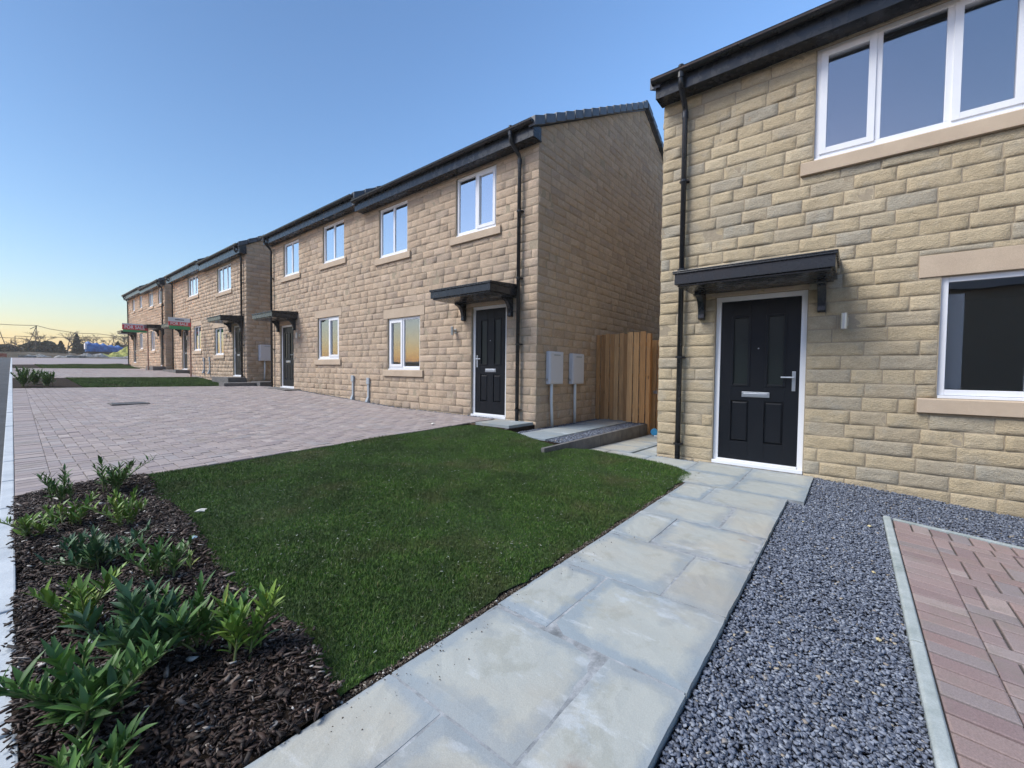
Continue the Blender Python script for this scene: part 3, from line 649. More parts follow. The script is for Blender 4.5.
def window(parent, X, y0, y1, z0, z1, lights, opens, glassm, label=None, sill=True, lintel=True, ydir=1, lip=.14):
    """opening y0..y1 z0..z1 in the facade at X; lights = relative widths from the +Y (left) side; opens = which lights carry a sash"""
    xf = X+.035
    w = MB(); fw = .055
    w.box(xf, xf+.07, y0, y0+fw, z0+.03, z1); w.box(xf, xf+.07, y1-fw, y1, z0+.03, z1)
    w.box(xf, xf+.07, y0+fw, y1-fw, z1-fw, z1-.001); w.box(xf, xf+.07, y0+fw, y1-fw, z0+.031, z0+.03+fw)
    w.box(xf-.03, xf+.06, y0+.004, y1-.004, z0, z0+.028)
    tot = sum(lights); cur = y1; edges = []
    for k, l in enumerate(lights):
        nxt = cur-(y1-y0)*l/tot; edges.append((nxt, cur)); cur = nxt
    for k in range(len(lights)-1):
        yb = edges[k][0]; w.box(xf+.002, xf+.068, yb-.030, yb+.030, z0+.03+fw, z1-fw)
    fr = w.build('window', M['upvc'], parent, bevel=.004)
    if label: fr['label'] = label
    for k, (a, b) in enumerate(edges):
        a += fw if k == len(edges)-1 else .030; b -= fw if k == 0 else .030; c, d = z0+.03+fw, z1-fw
        if opens[k]:
            s = MB(); t = .048
            s.box(xf-.014, xf+.05, a-.012, a+t, c-.012, d+.012); s.box(xf-.014, xf+.05, b-t, b+.012, c-.012, d+.012)
            s.box(xf-.013, xf+.05, a+t, b-t, c-.012, c+t); s.box(xf-.013, xf+.05, a+t, b-t, d-t, d+.012)
            s.box(xf-.004, xf+.0, a+t+.02, b-t-.02, d+.014, d+.03)
            s.build('sash', M['upvc'], fr, bevel=.005)
            a += t; b -= t; c += t; d -= t
        MB().box(xf+.022, xf+.028, a-.004, b+.004, c-.004, d+.004).build('pane', glassm, fr)
    if sill:
        s = MB(); s.prism([(X-.045, z0-.145), (X-.045, z0-.012), (X-.035, z0-.004), (X+.12, z0-.001), (X+.12, z0-.145)], 'y', y0-lip, y1+lip)
        s.build('sill', M['dressed'], fr, bevel=.004)
    if lintel:
        MB().box(X-.012, X+.12, y0-lip-.02, y1+lip+.02, z1+.004, z1+.215).build('lintel', M['dressed'], fr, bevel=.003)
    # plastered reveal behind the frame
    rv = MB(); rv.box(xf+.071, X+.30, y0+.0, y0+.012, z0+.03, z1); rv.box(xf+.071, X+.30, y1-.012, y1, z0+.03, z1); rv.box(xf+.071, X+.34, y0+.012, y1-.012, z0+.018, z0+.032)
    rv.build('reveal', M['reveal'], fr)
    return fr
def door(parent, X, y0, y1, z0, z1, hinge_left=True, detail=True):
    """white frame y0..y1 z0..z1; handle on the -Y side when hinge_left"""
    xf = X+.045; f = .058
    w = MB(); w.box(xf, xf+.08, y0, y0+f, z0, z1); w.box(xf, xf+.08, y1-f, y1, z0, z1); w.box(xf, xf+.08, y0+f, y1-f, z1-f, z1-.001)
    w.box(xf-.055, xf+.09, y0-.002, y1+.002, z0-.022, z0+.022)
    w.box(xf-.02, xf+.075, y0+f, y1-f, z0+.023, z0+.045)
    d = w.build('door_frame', M['upvc'], parent, bevel=.004)
    a, b, c, e = y0+f+.004, y1-f-.004, z0+.048, z1-f-.004; W = b-a; H = e-c
    # leaf with recesses
    xl = xf+.012
    rel = lambda u: (b-u*W)        # u from the left (+Y) seen from outside
    ops = [(.155, .385, .47, .90), (.60, .83, .47, .90)]; pans = [(.155, .395, .115, .375), (.59, .83, .115, .375)]
    if not hinge_left:
        ops = [(1-q, 1-p, r_, s_) for p, q, r_, s_ in ops]; pans = [(1-q, 1-p, r_, s_) for p, q, r_, s_ in pans]
    O = [(rel(q), rel(p), c+r_*H, c+s_*H) for p, q, r_, s_ in ops+pans]
    lf = MB(); facade_slab(lf, xl, xl+.045, a, b, c, e, O)
    leaf = lf.build('door', M['door'], parent, bevel=.0015)
    for k, o in enumerate(O):
        ya, yb, za, zb = o; t = .018
        if k < 2:
            m = MB(); m.box(xl-.008, xl+.01, ya-.012, ya+t, za-.012, zb+.012); m.box(xl-.008, xl+.01, yb-t, yb+.012, za-.012, zb+.012); m.box(xl-.0075, xl+.01, ya+t, yb-t, za-.012, za+t); m.box(xl-.0075, xl+.01, ya+t, yb-t, zb-t, zb+.012)
            m.build('moulding', M['door'], leaf, bevel=.005)
            MB().box(xl+.014, xl+.02, ya+.001, yb-.001, za+.001, zb-.001).build('glazing', M['obscure'], leaf)
        else:
            p = MB(); p.box(xl+.016, xl+.04, ya+.001, yb-.001, za+.001, zb-.001)
            i = .028; p.add([(xl+.016, ya+.008, za+.008), (xl+.016, yb-.008, za+.008), (xl+.016, yb-.008, zb-.008), (xl+.016, ya+.008, zb-.008), (xl-.001, ya+i, za+i), (xl-.001, yb-i, za+i), (xl-.001, yb-i, zb-i), (xl-.001, ya+i, zb-i)],
                [(4,5,6,7),(0,1,5,4),(1,2,6,5),(2,3,7,6),(3,0,4,7)])
            p.build('panel', M['door'], leaf, bevel=.003)
    lz = c+.415*H; u0, u1 = (.30, .655) if hinge_left else (.345, .70)
    lb = MB(); lb.box(xl-.012, xl, rel(u1), rel(u0), lz-.032, lz+.032); lb.box(xl-.018, xl-.012, rel(u1)+.02, rel(u0)-.02, lz-.02, lz+.016)
    lb.build('letterbox', M['chrome'], leaf, bevel=.004)
    sgn = 1 if hinge_left else -1; hy = rel(.94) if hinge_left else rel(.06); hz = c+.50*H
    h = MB(); h.box(xl-.01, xl, hy-.018, hy+.018, hz-.11, hz+.12); h.tube([(xl-.008, hy, hz+.05), (xl-.052, hy, hz+.05)], .009, 10); h.tube([(xl-.050, hy-sgn*.008, hz+.05), (xl-.052, hy+sgn*.125, hz+.05)], .0095, 10)
    h.build('handle', M['chrome'], leaf, bevel=.003)
    sp = MB(); sp.tube([(xl-.004, rel(.5), c+.70*H), (xl+.001, rel(.5), c+.70*H)], .008, 12); sp.build('spyhole', M['chrome'], leaf)
    return d
def canopy(parent, X, y0, y1, zb, depth, brk):
    """flat-ish charcoal canopy with fascia, top lip and two shaped brackets"""
    m = MB(); xo = X-depth
    m.box(xo, X-.003, y0, y1, zb+.005, zb+.125)
    m.box(xo-.016, X-.003, y0-.016, y1+.016, zb+.1255, zb+.145)
    m.prism([(xo-.02, zb+.1455), (X-.003, zb+.1455), (X-.003, zb+.215), (xo-.02, zb+.162)], 'y', y0-.02, y1+.02)
    m.box(xo+.03, X-.01, y0+.03, y1-.03, zb-.018, zb+.0045)
    c = m.build('canopy', M['canopy'], parent, bevel=.005)
    for yb in brk:
        prof = [(X-.002, zb-.017), (X-.25, zb-.017), (X-.25, zb-.05)]
        for t in range(9):
            a = t/8; prof.append((X-.24+.16*math.sin(a*math.pi/2), zb-.06-.22*(1-math.cos(a*math.pi/2))))
        prof += [(X-.085, zb-.33), (X-.06, zb-.345), (X-.002, zb-.345)]
        b = MB(); b.prism(prof, 'y', yb-.038, yb+.038); bo = b.build('bracket', M['canopy'], c, bevel=.005)
        n_ = MB(); n_.tube([(X-.075, yb, zb-.14), (X-.10, yb, zb-.145)], .016, 10); n_.build('fixing_cap', M['steel'], bo)
    return c
def wall_lamp(parent, X, y, z):
    l = MB(); l.tube([(X-.095, y, z-.085), (X-.095, y, z+.085)], .031, 18); l.box(X-.07, X-.012, y-.022, y+.022, z-.02, z+.02); l.box(X-.018, X-.004, y-.035, y+.035, z-.045, z+.045)
    lo = l.build('wall_lamp', M['steel'], parent, bevel=.003); return lo
def downpipe(parent, X, y, ztop, zbot, gx, yg=None):
    d = MB(); x = X-.075; yg = y if yg is None else yg; r = .034
    d.tube([(gx, yg, ztop+.06), (gx, yg, ztop-.14), (gx+.02, yg, ztop-.19), (x-.02, y, ztop-.36), (x, y, ztop-.42), (x, y, zbot)], r, 12)
    p = d.build('downpipe', M['black'], parent, smooth=True)
    c = MB(); c.tube([(gx, yg, ztop-.10), (gx, yg, ztop+.0)], .042, 12); c.build('collar', M['black'], p)
    c = MB(); c.tube([(x, y, ztop-.50), (x, y, ztop-.42)], .040, 12); c.build('collar', M['black'], p)
    z = ztop-1.3
    while z > zbot+.15:
        b = MB(); b.tube([(x, y, z-.014), (x, y, z+.014)], .041, 12); b.box(x, X, y-.055, y+.055, z-.011, z+.011); b.build('pipe_clip', M['black'], p); z -= 1.15
    return p
def gutter(parent, x, y0, y1, z):
    prof = [(x+.056*math.cos(a), z-.056*math.sin(a)) for a in np.linspace(0, math.pi, 9)]
    prof += [(x-.062, z+.004), (x-.05, z+.006)]+[(x+.047*math.cos(a), z+.002-.047*math.sin(a)) for a in np.linspace(math.pi, 0, 7)]
    m = MB(); n = len(prof); vs = [(p, y0, q) for p, q in prof]+[(p, y1, q) for p, q in prof]
    m.add(vs, [(i, (i+1) % n, n+(i+1) % n, n+i) for i in range(n)])
    for yy in (y0, y1-.006):
        pr = [(x+.057*math.cos(a), z-.057*math.sin(a)) for a in np.linspace(0, math.pi, 9)]; m.prism(pr, 'y', yy, yy+.006)
    g = m.build('gutter', M['black'], parent)
    return g
def meter_box(parent, wallY, x0, x1, z0, z1, pipex, pz, d=.17, pm='greypipe'):
    m = MB(); m.box(x0, x1, wallY-d, wallY-.012, z0, z1)
    o = m.build('meter_box', M['box'], parent, bevel=.012)
    MB().box(x0+.022, x1-.022, wallY-d-.008, wallY-d+.002, z0+.025, z1-.02).build('lid', M['box'], o, bevel=.006)
    MB().box((x0+x1)/2-.10, (x0+x1)/2+.10, wallY-d-.011, wallY-d-.0075, z1-.075, z1-.05).build('maker_plate', M['greypipe'], o)
    MB().box(x0-.003, x0+.004, wallY-d+.04, wallY-d+.07, z0+.06, z0+.10).build('lock', M['steel'], o)
    p = MB(); p.tube([(pipex[0], wallY-.07, z0+.02), (pipex[0]+.0, wallY-.072, z0-.3), (pipex[1], wallY-.075, pz)], .027, 12); p.build('conduit', M[pm], o, smooth=True)
    return o
def entry_cover(parent, X, y, zt, zb):
    m = MB(); m.box(X-.055, X-.013, y-.055, y+.055, zt-.16, zt); o = m.build('cable_cover', M['greypipe'], parent, bevel=.006)
    MB().box(X-.042, X-.013, y-.032, y+.032, zb+.13, zt-.16).build('duct', M['greypipe'], o, bevel=.004)
    MB().add([(X-.013, y-.03, zb+.16), (X-.013, y+.03, zb+.16), (X-.045, y-.03, zb+.16), (X-.045, y+.03, zb+.16), (X-.013, y-.03, zb-.03), (X-.013, y+.10, zb-.03), (X-.10, y-.02, zb-.03), (X-.10, y+.10, zb-.03)],
             [(0,1,3,2), (4,6,7,5), (2,3,7,6), (0,2,6,4), (1,5,7,3)]).build('hood', M['greypipe'], o, bevel=.006)
    return o

def roof_unit(parent, y0, y1, xe, ze, xr, zr, xb, cut=True, verge0=True, verge1=True, tiles=True):
    """gabled roof with ridge along Y; front eave at (xe,ze), ridge (xr,zr), back eave xb"""
    zb = zr-(zr-ze)/(xr-xe)*(xb-xr); th = .05
    m = MB()
    # tile courses as stepped slabs
    nC = int(math.hypot(xr-xe, zr-ze)/.345)
    for side in (0, 1):
        ex, ez = (xe, ze) if side == 0 else (xb, zb)
        for k in range(nC):
            a, b = k/nC, (k+1)/nC+.012
            xa, za = ex+(xr-ex)*a, ez+(zr-ez)*a; xc, zc = ex+(xr-ex)*min(b, 1), ez+(zr-ez)*min(b, 1)
            s = 1 if side == 0 else -1
            m.add([(xa, y0, za), (xc, y0, zc), (xc, y0, zc+.012), (xa, y0, za+.042), (xa, y1, za), (xc, y1, zc), (xc, y1, zc+.012), (xa, y1, za+.042)],
                  [(0,1,2,3), (7,6,5,4), (0,4,5,1), (3,2,6,7), (0,3,7,4), (1,5,6,2)])
    m.prism([(xe+.05, ze-.0), (xr, zr-.03), (xb-.05, zb-.0), (xr, zr-.14)], 'y', y0+.02, y1-.02)
    r = m.build('roof', M['tile'], parent)
    rd = MB(); y = y0-.03
    while y < y1:
        ye = min(y+.44, y1+.03)
        pr = [(xr+.13*math.cos(t), zr-.03+.115*math.sin(t)) for t in np.linspace(0, math.pi, 7)]+[(xr-.11, zr-.06), (xr+.11, zr-.06)]
        rd.prism(pr, 'y', y, ye-.012); y += .45
    rd.build('ridge_tiles', M['tile'], r)
    for yv, on in ((y0, verge0), (y1, verge1)):
        if not on: continue
        v = MB(); sg = -1 if yv == y0 else 1
        for side in (0, 1):
            ex, ez = (xe, ze) if side == 0 else (xb, zb)
            for k in range(nC):
                a, b = k/nC, (k+1)/nC-.006/1.
                xa, za = ex+(xr-ex)*a, ez+(zr-ez)*a; xc, zc = ex+(xr-ex)*b, ez+(zr-ez)*b
                ya, yb2 = (yv+sg*.055, yv-sg*.08)
                v.add([(xa, ya, za-.085), (xc, ya, zc-.105), (xc, ya, zc+.048), (xa, ya, za+.072), (xa, yb2, za-.085), (xc, yb2, zc-.105), (xc, yb2, zc+.048), (xa, yb2, za+.072)],
                      [(0,1,2,3), (7,6,5,4), (0,4,5,1), (3,2,6,7), (0,3,7,4), (1,5,6,2)])
        v.build('verge_caps', M['tile'], r, bevel=.006)
    return r
def fascia(parent, X, y0, y1, zs, zt, xe):
    """boxed eaves: soffit at zs, front board up to zt"""
    m = MB(); m.box(xe+.04, xe+.062, y0, y1, zs-.006, zt); m.box(xe+.062, X+.02, y0+.002, y1-.002, zs, zs+.012)
    m.box(xe+.05, X+.0, y0, y0+.02, zs+.0, zt-.02); m.box(xe+.05, X+.0, y1-.02, y1, zs+.0, zt-.02)
    return m.build('fascia', M['fascia'], parent, bevel=.003)
def gable_wall(vlist, flist, Y, sgn, x0, x1, z0, top, lmin, lmax, depth, nu, nv):
    face = lambda u, v, d: np.stack([u, Y+sgn*(.0+d), v], -1)
    stonework(vlist, flist, face, x0, x1, z0, 8.5, .1475, [], lmin, lmax, depth, nu, nv, top=top)

# ------------------------------------------------------------------ houses
def house(tag, X, Ya, Yb, units, stone, label, group, ridge, xback, gable_near, detail, z_foot):
    """units: list of dicts from near (small Y) to far; each: y0,y1,z0,soffit,gut,windows,door,..."""
    base_z = units[0]['z0']
    h = thing('stone_house', label, 'house', (X, (Ya+Yb)/2, base_z), group)
    vl, fl = [], []; stonework.n = 0
    shell = MB(); nu, nv, dep = detail
    allop = []; allcut = []
    for u in units:
        ops = []
        for w in u['win']: ops.append((w['y0'], w['y1'], w['z0'], w['z1']))
        d = u['door']; ops.append((d['y0'], d['y1'], u['z0']-.02, d['z1'])); allop += ops
        facade_slab(shell, X, X+.28, u['y0']+(.003 if u is units[0] else 0), u['y1']-(.003 if u is units[-1] else 0), z_foot, u['soffit']+.16, ops)
        cut = [(o[0]-.004, o[1]+.004, o[2], o[3]) for o in ops]
        for w in u['win']:
            lip = w.get('lip', .14); cut.append((w['y0']-lip-.005, w['y1']+lip+.005, w['z0']-.15, w['z0']))
            if w.get('lintel', True): cut.append((w['y0']-lip-.025, w['y1']+lip+.025, w['z1'], w['z1']+.22))
        allcut += cut
    face = lambda a, b, c: np.stack([X-c, a, b], -1)
    sp, so_ = [u['y1'] for u in units[:-1]], [u['soffit']+.03 for u in units]
    k = math.floor((z_foot-units[0]['z0'])/.1475)
    stonework(vl, fl, face, Ya, Yb, units[0]['z0']+k*.1475, max(so_)+.0, .1475, allcut, .24, .46, dep, nu, nv, top=lambda q: np.array(so_)[np.searchsorted(sp, np.asarray(q))])
    # gables, back
    lw = (.22, .47)
    for (Yg, sg, u) in ((Ya, -1, units[0]), (Yb, 1, units[-1])):
        rx, rz = ridge[0], u['ridge']; ex, ez = X-.24, u['eave']; sl = (rz-ez)/(rx-ex)
        top = lambda q, rx=rx, rz=rz, sl=sl: rz-.10-sl*np.abs(np.asarray(q)-rx)
        y_in = Yg-sg*.28
        pr = [(X+.002, z_foot), (xback, z_foot), (xback, float(top(xback))-.0), (rx, rz-.10), (X+.002, float(top(X)))]
        shell.prism(pr, 'y', Yg-sg*.0, y_in)
        vis = (sg == -1) == gable_near
        dd, n1, n2 = (dep, nu, nv) if vis else (dep*.8, 2, 2)
        kk = math.floor((z_foot-u['z0'])/.1475)
        f2 = (lambda Yg, sg: (lambda a, b, c: np.stack([a, Yg+sg*c, b], -1)))(Yg, sg)
        stonework(vl, fl, f2, X+.0, xback, u['z0']+kk*.1475, rz, .1475, [], lw[0], lw[1], dd, n1, n2, top=top)
    shell.box(xback-.28, xback, Ya+.281, Yb-.281, z_foot, units[0]['soffit'])
    wall = shell.build('wall', [M['mortar'], M[stone]], h)
    V = np.concatenate(vl); Fq = np.concatenate(fl)
    me = wall.data; n0 = len(me.vertices); v0 = [tuple(v.co) for v in me.vertices]; f0_ = [tuple(p.vertices) for p in me.polygons]
    off = np.array(worldpos(h))
    V2 = V-off
    new = bpy.data.meshes.new('wall')
    new.from_pydata(v0+[tuple(p) for p in V2.tolist()], [], f0_+[tuple(p) for p in (Fq+n0).tolist()])
    new.materials.append(M['mortar']); new.materials.append(M[stone])
    mi = np.zeros(len(new.polygons), np.int32); mi[len(f0_):] = 1; new.polygons.foreach_set('material_index', mi)
    sm = np.zeros(len(new.polygons), bool); sm[len(f0_):] = True; new.polygons.foreach_set('use_smooth', sm)
    wall.data = new
    # orient stone faces outwards is irrelevant for shading of double sided diffuse
    # interior lining
    it = MB()
    for k, u in enumerate(units):
        a, b = u['y0']+(.30 if k == 0 else .06), u['y1']-(.30 if k == len(units)-1 else .06); z = u['z0']
        it.box(X+.285, X+4.2, a, b, z-.12, z+.0); it.box(X+.285, X+4.2, a, b, z+2.36, z+2.60); it.box(X+.285, X+4.2, a, b, z+4.74, z+4.80)
        it.box(X+4.2, X+4.3, a, b, z-.12, z+4.8)
        it.box(X+.285, X+4.2, a-.02, a, z, z+4.74); it.box(X+.285, X+4.2, b, b+.02, z, z+4.74)
        mid = u['part']; it.box(X+.30, X+4.2, mid-.05, mid+.05, z, z+4.74)
    it.build('interior', M['interior'], h)
    for u in units:
        for w in u['win']:
            window(h, X, w['y0'], w['y1'], w['z0'], w['z1'], w['lights'], w['opens'], M[w.get('g', 'glass') if X < 5.84 or w.get('g', 'glass') != 'glass' else 'glass_lo'], w.get('label'), lintel=w.get('lintel', True), lip=w.get('lip', .14))
        d = u['door']; door(h, X, d['y0'], d['y1'], u['z0'], d['z1'], d['hl'])
        MB().box(X+.13, X+.2, d['y0']-.02, d['y1']+.02, u['z0']-.03, d['z1']+.02).build('door_lining', M['interior'], h)
        c = u['canopy']; canopy(h, X, c['y0'], c['y1'], c['z'], c.get('d', .74), c['b'])
        MB().box(X-.010, X+.10, d['y0']-.06, d['y1']+.06, d['z1']+.004, c['z']-.02).build('lintel', M['dressed'], h, bevel=.003)
        roof_unit(h, u['y0']-(.05 if u is units[0] else 0), u['y1']+(.05 if u is units[-1] else 0), X-.27, u['eave'], ridge[0], u['ridge'], 2*ridge[0]-X+.27,
                  verge0=u.get('v0', True), verge1=u.get('v1', True))
        fascia(h, X, u['y0']-(.04 if u is units[0] else -.004), u['y1']+(.04 if u is units[-1] else -.004), u['soffit'], u['eave']+.02, X-.27)
        gutter(h, X-.285, u['y0']-(.07 if u is units[0] else -.01), u['y1']+(.07 if u is units[-1] else -.01), u['eave']+.008)
        for (y, zb, yg) in u['pipes']: downpipe(h, X, y, u['eave']-.0, zb, X-.285, yg)
        for (y, z) in u['lamps']: wall_lamp(h, X, y, z)
        for (y, zt, zb) in u.get('covers', []): entry_cover(h, X, y, zt, zb)
    return h

H1 = house('1', 5.8, -3.4, 2.084, [dict(y0=-3.4, y1=2.084, z0=-1.13, soffit=3.60, eave=3.80, ridge=6.40, lmin=.24, lmax=.50, part=-2.4,
    win=[dict(y0=-1.17, y1=.405, z0=2.365, z1=3.588, lights=[1,1,1], opens=[1,0,1], lintel=False, lip=.115, g='glass_mid', label='wide white three light upstairs window under the eaves'),
         dict(y0=-1.83, y1=-.645, z0=-.225, z1=.955, lights=[1,1], opens=[0,1], label='white downstairs window to the right of the door')],
    door=dict(y0=.415, y1=1.375, z1=.955, hl=True), canopy=dict(y0=.155, y1=1.665, z=1.025, d=.72, b=[1.53, .285]),
    pipes=[(1.785, -1.15, 1.785)], lamps=[(.085, .565)])],
    'stone1', 'nearest buff split-stone house with black door and flag path, cut off by the right edge', 'stone houses along the street', (10.3, 0), 14.75, False, (7, 5, .0105), -1.75)
MB().box(5.98, 6.02, -.83, -.715, -.19, .80).build('pale_strip', M['reveal'], H1)  # added pale strip just inside the lower pane, stands for no known part
H2 = house('2', 5.85, 4.2, 15.02, [
    dict(y0=4.2, y1=9.56, z0=-.872, soffit=3.84, eave=4.06, ridge=6.62, part=7.2, v1=True,
      win=[dict(y0=5.16, y1=6.22, z0=2.63, z1=3.78, lights=[1,1], opens=[0,1], lintel=False, g='glass_hi'), dict(y0=7.78, y1=8.86, z0=2.62, z1=3.78, lights=[1,1], opens=[0,0], lintel=False, g='glass_hi'),
           dict(y0=7.33, y1=8.51, z0=-.015, z1=1.175, lights=[.85,1], opens=[1,0])],
      door=dict(y0=4.88, y1=5.76, z1=1.215, hl=False), canopy=dict(y0=4.62, y1=6.10, z=1.30, b=[5.94, 4.76]),
      pipes=[(4.56, -.89, 4.60)], lamps=[(6.20, .775)], covers=[(9.28, -.22, -.85)]),
    dict(y0=9.56, y1=15.02, z0=-.62, soffit=4.00, eave=4.22, ridge=6.80, part=12.6, v0=True,
      win=[dict(y0=10.46, y1=11.58, z0=2.90, z1=3.94, lights=[1,1], opens=[0,0], lintel=False, g='glass_hi'), dict(y0=13.05, y1=14.1, z0=2.86, z1=3.90, lights=[1,1], opens=[0,0], lintel=False, g='glass_hi'),
           dict(y0=10.73, y1=11.89, z0=.25, z1=1.42, lights=[1,1], opens=[0,1])],
      door=dict(y0=13.42, y1=14.38, z1=1.36, hl=True), canopy=dict(y0=13.12, y1=14.60, z=1.50, b=[14.45, 13.30]),
      pipes=[(14.86, -.62, 14.86)], lamps=[(13.0, .98)], covers=[(9.99, -.17, -.83)])],
    'stone2', 'pair of brown stone semi-detached houses in the middle, behind the large brick driveway', 'stone houses along the street', (10.3, 0), 14.75, True, (3, 4, .009), -1.6)
H3 = house('3', 5.85, 17.22, 27.2, [
    dict(y0=17.22, y1=21.92, z0=-.33, soffit=4.12, eave=4.42, ridge=6.95, part=19.4,
      win=[dict(y0=18.78, y1=20.35, z0=3.02, z1=4.05, lights=[1,1,1], opens=[0,0,0], lintel=False, g='glass_hi'), dict(y0=19.7, y1=20.75, z0=.50, z1=1.62, lights=[1,1], opens=[0,0])],
      door=dict(y0=17.80, y1=18.64, z1=1.60, hl=False), canopy=dict(y0=17.52, y1=18.95, z=1.70, b=[17.65, 18.8]), pipes=[(17.5, -.5, 17.5)], lamps=[(19.02, 1.22)], covers=[(21.35, .43, -.25)]),
    dict(y0=21.92, y1=27.2, z0=-.12, soffit=4.22, eave=4.54, ridge=7.1, part=24.2,
      win=[dict(y0=22.93, y1=24.47, z0=3.26, z1=4.18, lights=[1,1,1], opens=[0,0,0], lintel=False, g='glass_hi'), dict(y0=22.6, y1=23.65, z0=.74, z1=1.86, lights=[1,1], opens=[0,0])],
      door=dict(y0=24.72, y1=25.55, z1=1.76, hl=True), canopy=dict(y0=24.45, y1=25.85, z=1.84, b=[24.6, 25.7]), pipes=[(26.9, -.4, 26.9)], lamps=[(24.3, 1.35)], covers=[(22.1, .43, -.23)])],
    'stone2', 'second pair of brown stone houses, with three light upstairs windows, between two green lawn strips', 'stone houses along the street', (10.3, 0), 14.75, True, (1, 3, .013), -1.3)
H4 = house('4', 5.85, 28.72, 38.4, [
    dict(y0=28.72, y1=33.4, z0=.05, soffit=4.36, eave=4.60, ridge=7.2, part=30.8,
      win=[dict(y0=29.15, y1=30.15, z0=3.45, z1=4.33, lights=[1,1], opens=[0,0], lintel=False, g='glass_hi'), dict(y0=31.35, y1=32.4, z0=3.48, z1=4.35, lights=[1,1], opens=[0,0], lintel=False, g='glass_hi'), dict(y0=31.1, y1=32.0, z0=.92, z1=2.06, lights=[1,1], opens=[0,0])],
      door=dict(y0=29.1, y1=29.75, z1=1.96, hl=False), canopy=dict(y0=28.9, y1=30.3, z=2.05, b=[29.0, 30.1]), pipes=[(28.95, -.1, 28.95)], lamps=[(30.4, 1.6)], covers=[]),
    dict(y0=33.4, y1=38.4, z0=.25, soffit=4.46, eave=4.74, ridge=7.35, part=35.8,
      win=[dict(y0=34.16, y1=34.85, z0=3.6, z1=4.38, lights=[1,1], opens=[0,0], lintel=False, g='glass_hi'), dict(y0=36.3, y1=37.0, z0=3.6, z1=4.38, lights=[1,1], opens=[0,0], lintel=False, g='glass_hi'), dict(y0=34.1, y1=35.0, z0=1.08, z1=2.06, lights=[1,1], opens=[0,0])],
      door=dict(y0=36.1, y1=36.9, z1=2.05, hl=True), canopy=dict(y0=35.9, y1=37.2, z=2.1, b=[36.0, 37.05]), pipes=[(38.1, .1, 38.1)], lamps=[], covers=[])],
    'stone2', 'farthest pair of brown stone houses at the end of the row beside the site', 'stone houses along the street', (10.3, 0), 14.75, True, (1, 3, .013), -1.0)
# small plinth steps at the thresholds of the further pairs
for (x, y0, y1, zt) in ((5.35, 12.9, 14.9, -.63), (5.25, 17.25, 19.2, -.36), (5.3, 24.3, 26.9, -.14), (5.3, 28.75, 30.4, .02)):
    flags = MB(); k = y0
    while k < y1-.2: flag(x, 5.83, k, min(k+.6, y1), zt=zt, th=.3); k += .6
    props(flags.build('step', M['wallconc']), 'grey flag step in front of a house door', kind='structure')
flags = MB(); k = 5.9
while k < 9: flag(k, k+.6, 16.2, 17.05, zt=-.50, th=.2); k += .6
flag(4.9, 5.9, 16.5, 17.05, zt=-.53, th=.2)
props(flags.build('path', M['wallconc']), 'grey side path between the middle and the further pair of houses', kind='structure')
# meter boxes on gables
meter_box(H2, 4.2, 6.11, 6.55, -.235, .345, (6.21, 6.24), -1.0, d=.10, pm='whitepipe'); meter_box(H2, 4.2, 6.88, 7.31, -.245, .335, (7.02, 7.02), -.99, d=.10, pm='whitepipe')
meter_box(H3, 17.22, 6.22, 6.72, .26, .86, (6.42, 6.40), -.47, pm='whitepipe'); meter_box(H4, 28.72, 6.2, 6.5, .75, 1.35, (6.3, 6.3), 0.0, pm='whitepipe')

# ------------------------------------------------------------------ timber fence and gate
def boards(parent, X, y0, y1, zt, zb, n, gap=.012, alt=True):
    m = MB(); w = (y1-y0)/n
    for k in range(n):
        dz = random.uniform(-.012, .012); x = X+(.02 if alt and k % 2 else 0)
        m.box(x, x+.019, y0+k*w+gap/2, y0+(k+1)*w-gap/2, zb+dz, zt+dz)
    return m.build('boards', M['timber'], parent, bevel=.003)
f1 = thing('timber_fence', 'brown close-board timber fence between the middle house and the gate', 'fence', (7.95, 3.65, -1.0))
boards(f1, 7.95, 3.47, 4.185, .765, -.99, 7)
for z in (-.7, -.1, .5): MB().box(7.99, 8.03, 3.46, 4.185, z, z+.07).build('rail', M['timber'], f1, bevel=.003)
f2 = thing('timber_fence', 'short taller run of pale timber boards nearest the gate', 'fence', (7.85, 3.25, -1.0))
boards(f2, 7.85, 3.075, 3.46, .775, -.985, 3, .02, False)
for z in (-.7, -.1, .5): MB().box(7.87, 7.91, 3.07, 3.47, z, z+.07).build('rail', M['timber'], f2, bevel=.003)
MB().box(7.88, 7.97, 3.0, 3.08, -1.35, .74).build('post', M['timber'], f2, bevel=.004)
f3 = thing('timber_gate', 'low brown timber gate half hidden behind the corner of the nearest house', 'gate', (8.1, 2.6, -1.2))
boards(f3, 8.1, 2.12, 3.06, .61, -1.17, 9, .012, False)
for z in (-.95, -.3, .35): MB().box(8.125, 8.165, 2.12, 3.06, z, z+.08).build('rail', M['timber'], f3, bevel=.003)
MB().box(8.085, 8.1, 2.93, 3.0, -.42, -.36).build('latch', M['chrome'], f3, bevel=.002)
r_ = thing('plastic_reel', 'small round blue and white reel lying at the foot of the timber gate', 'reel', (7.75, 2.83, -1.19))
b = MB(); b.tube([(7.70, 2.83, -1.115), (7.78, 2.85, -1.115)], .062, 18); b.build('disc', mat('blue_plastic', (.03, .25, .50), .4), r_, bevel=.004)
b = MB(); b.tube([(7.775, 2.85, -1.12), (7.80, 2.855, -1.12)], .03, 14); b.box(7.69, 7.80, 2.76, 2.83, -1.192, -1.172); b.build('core', M['upvc'], r_, bevel=.004)

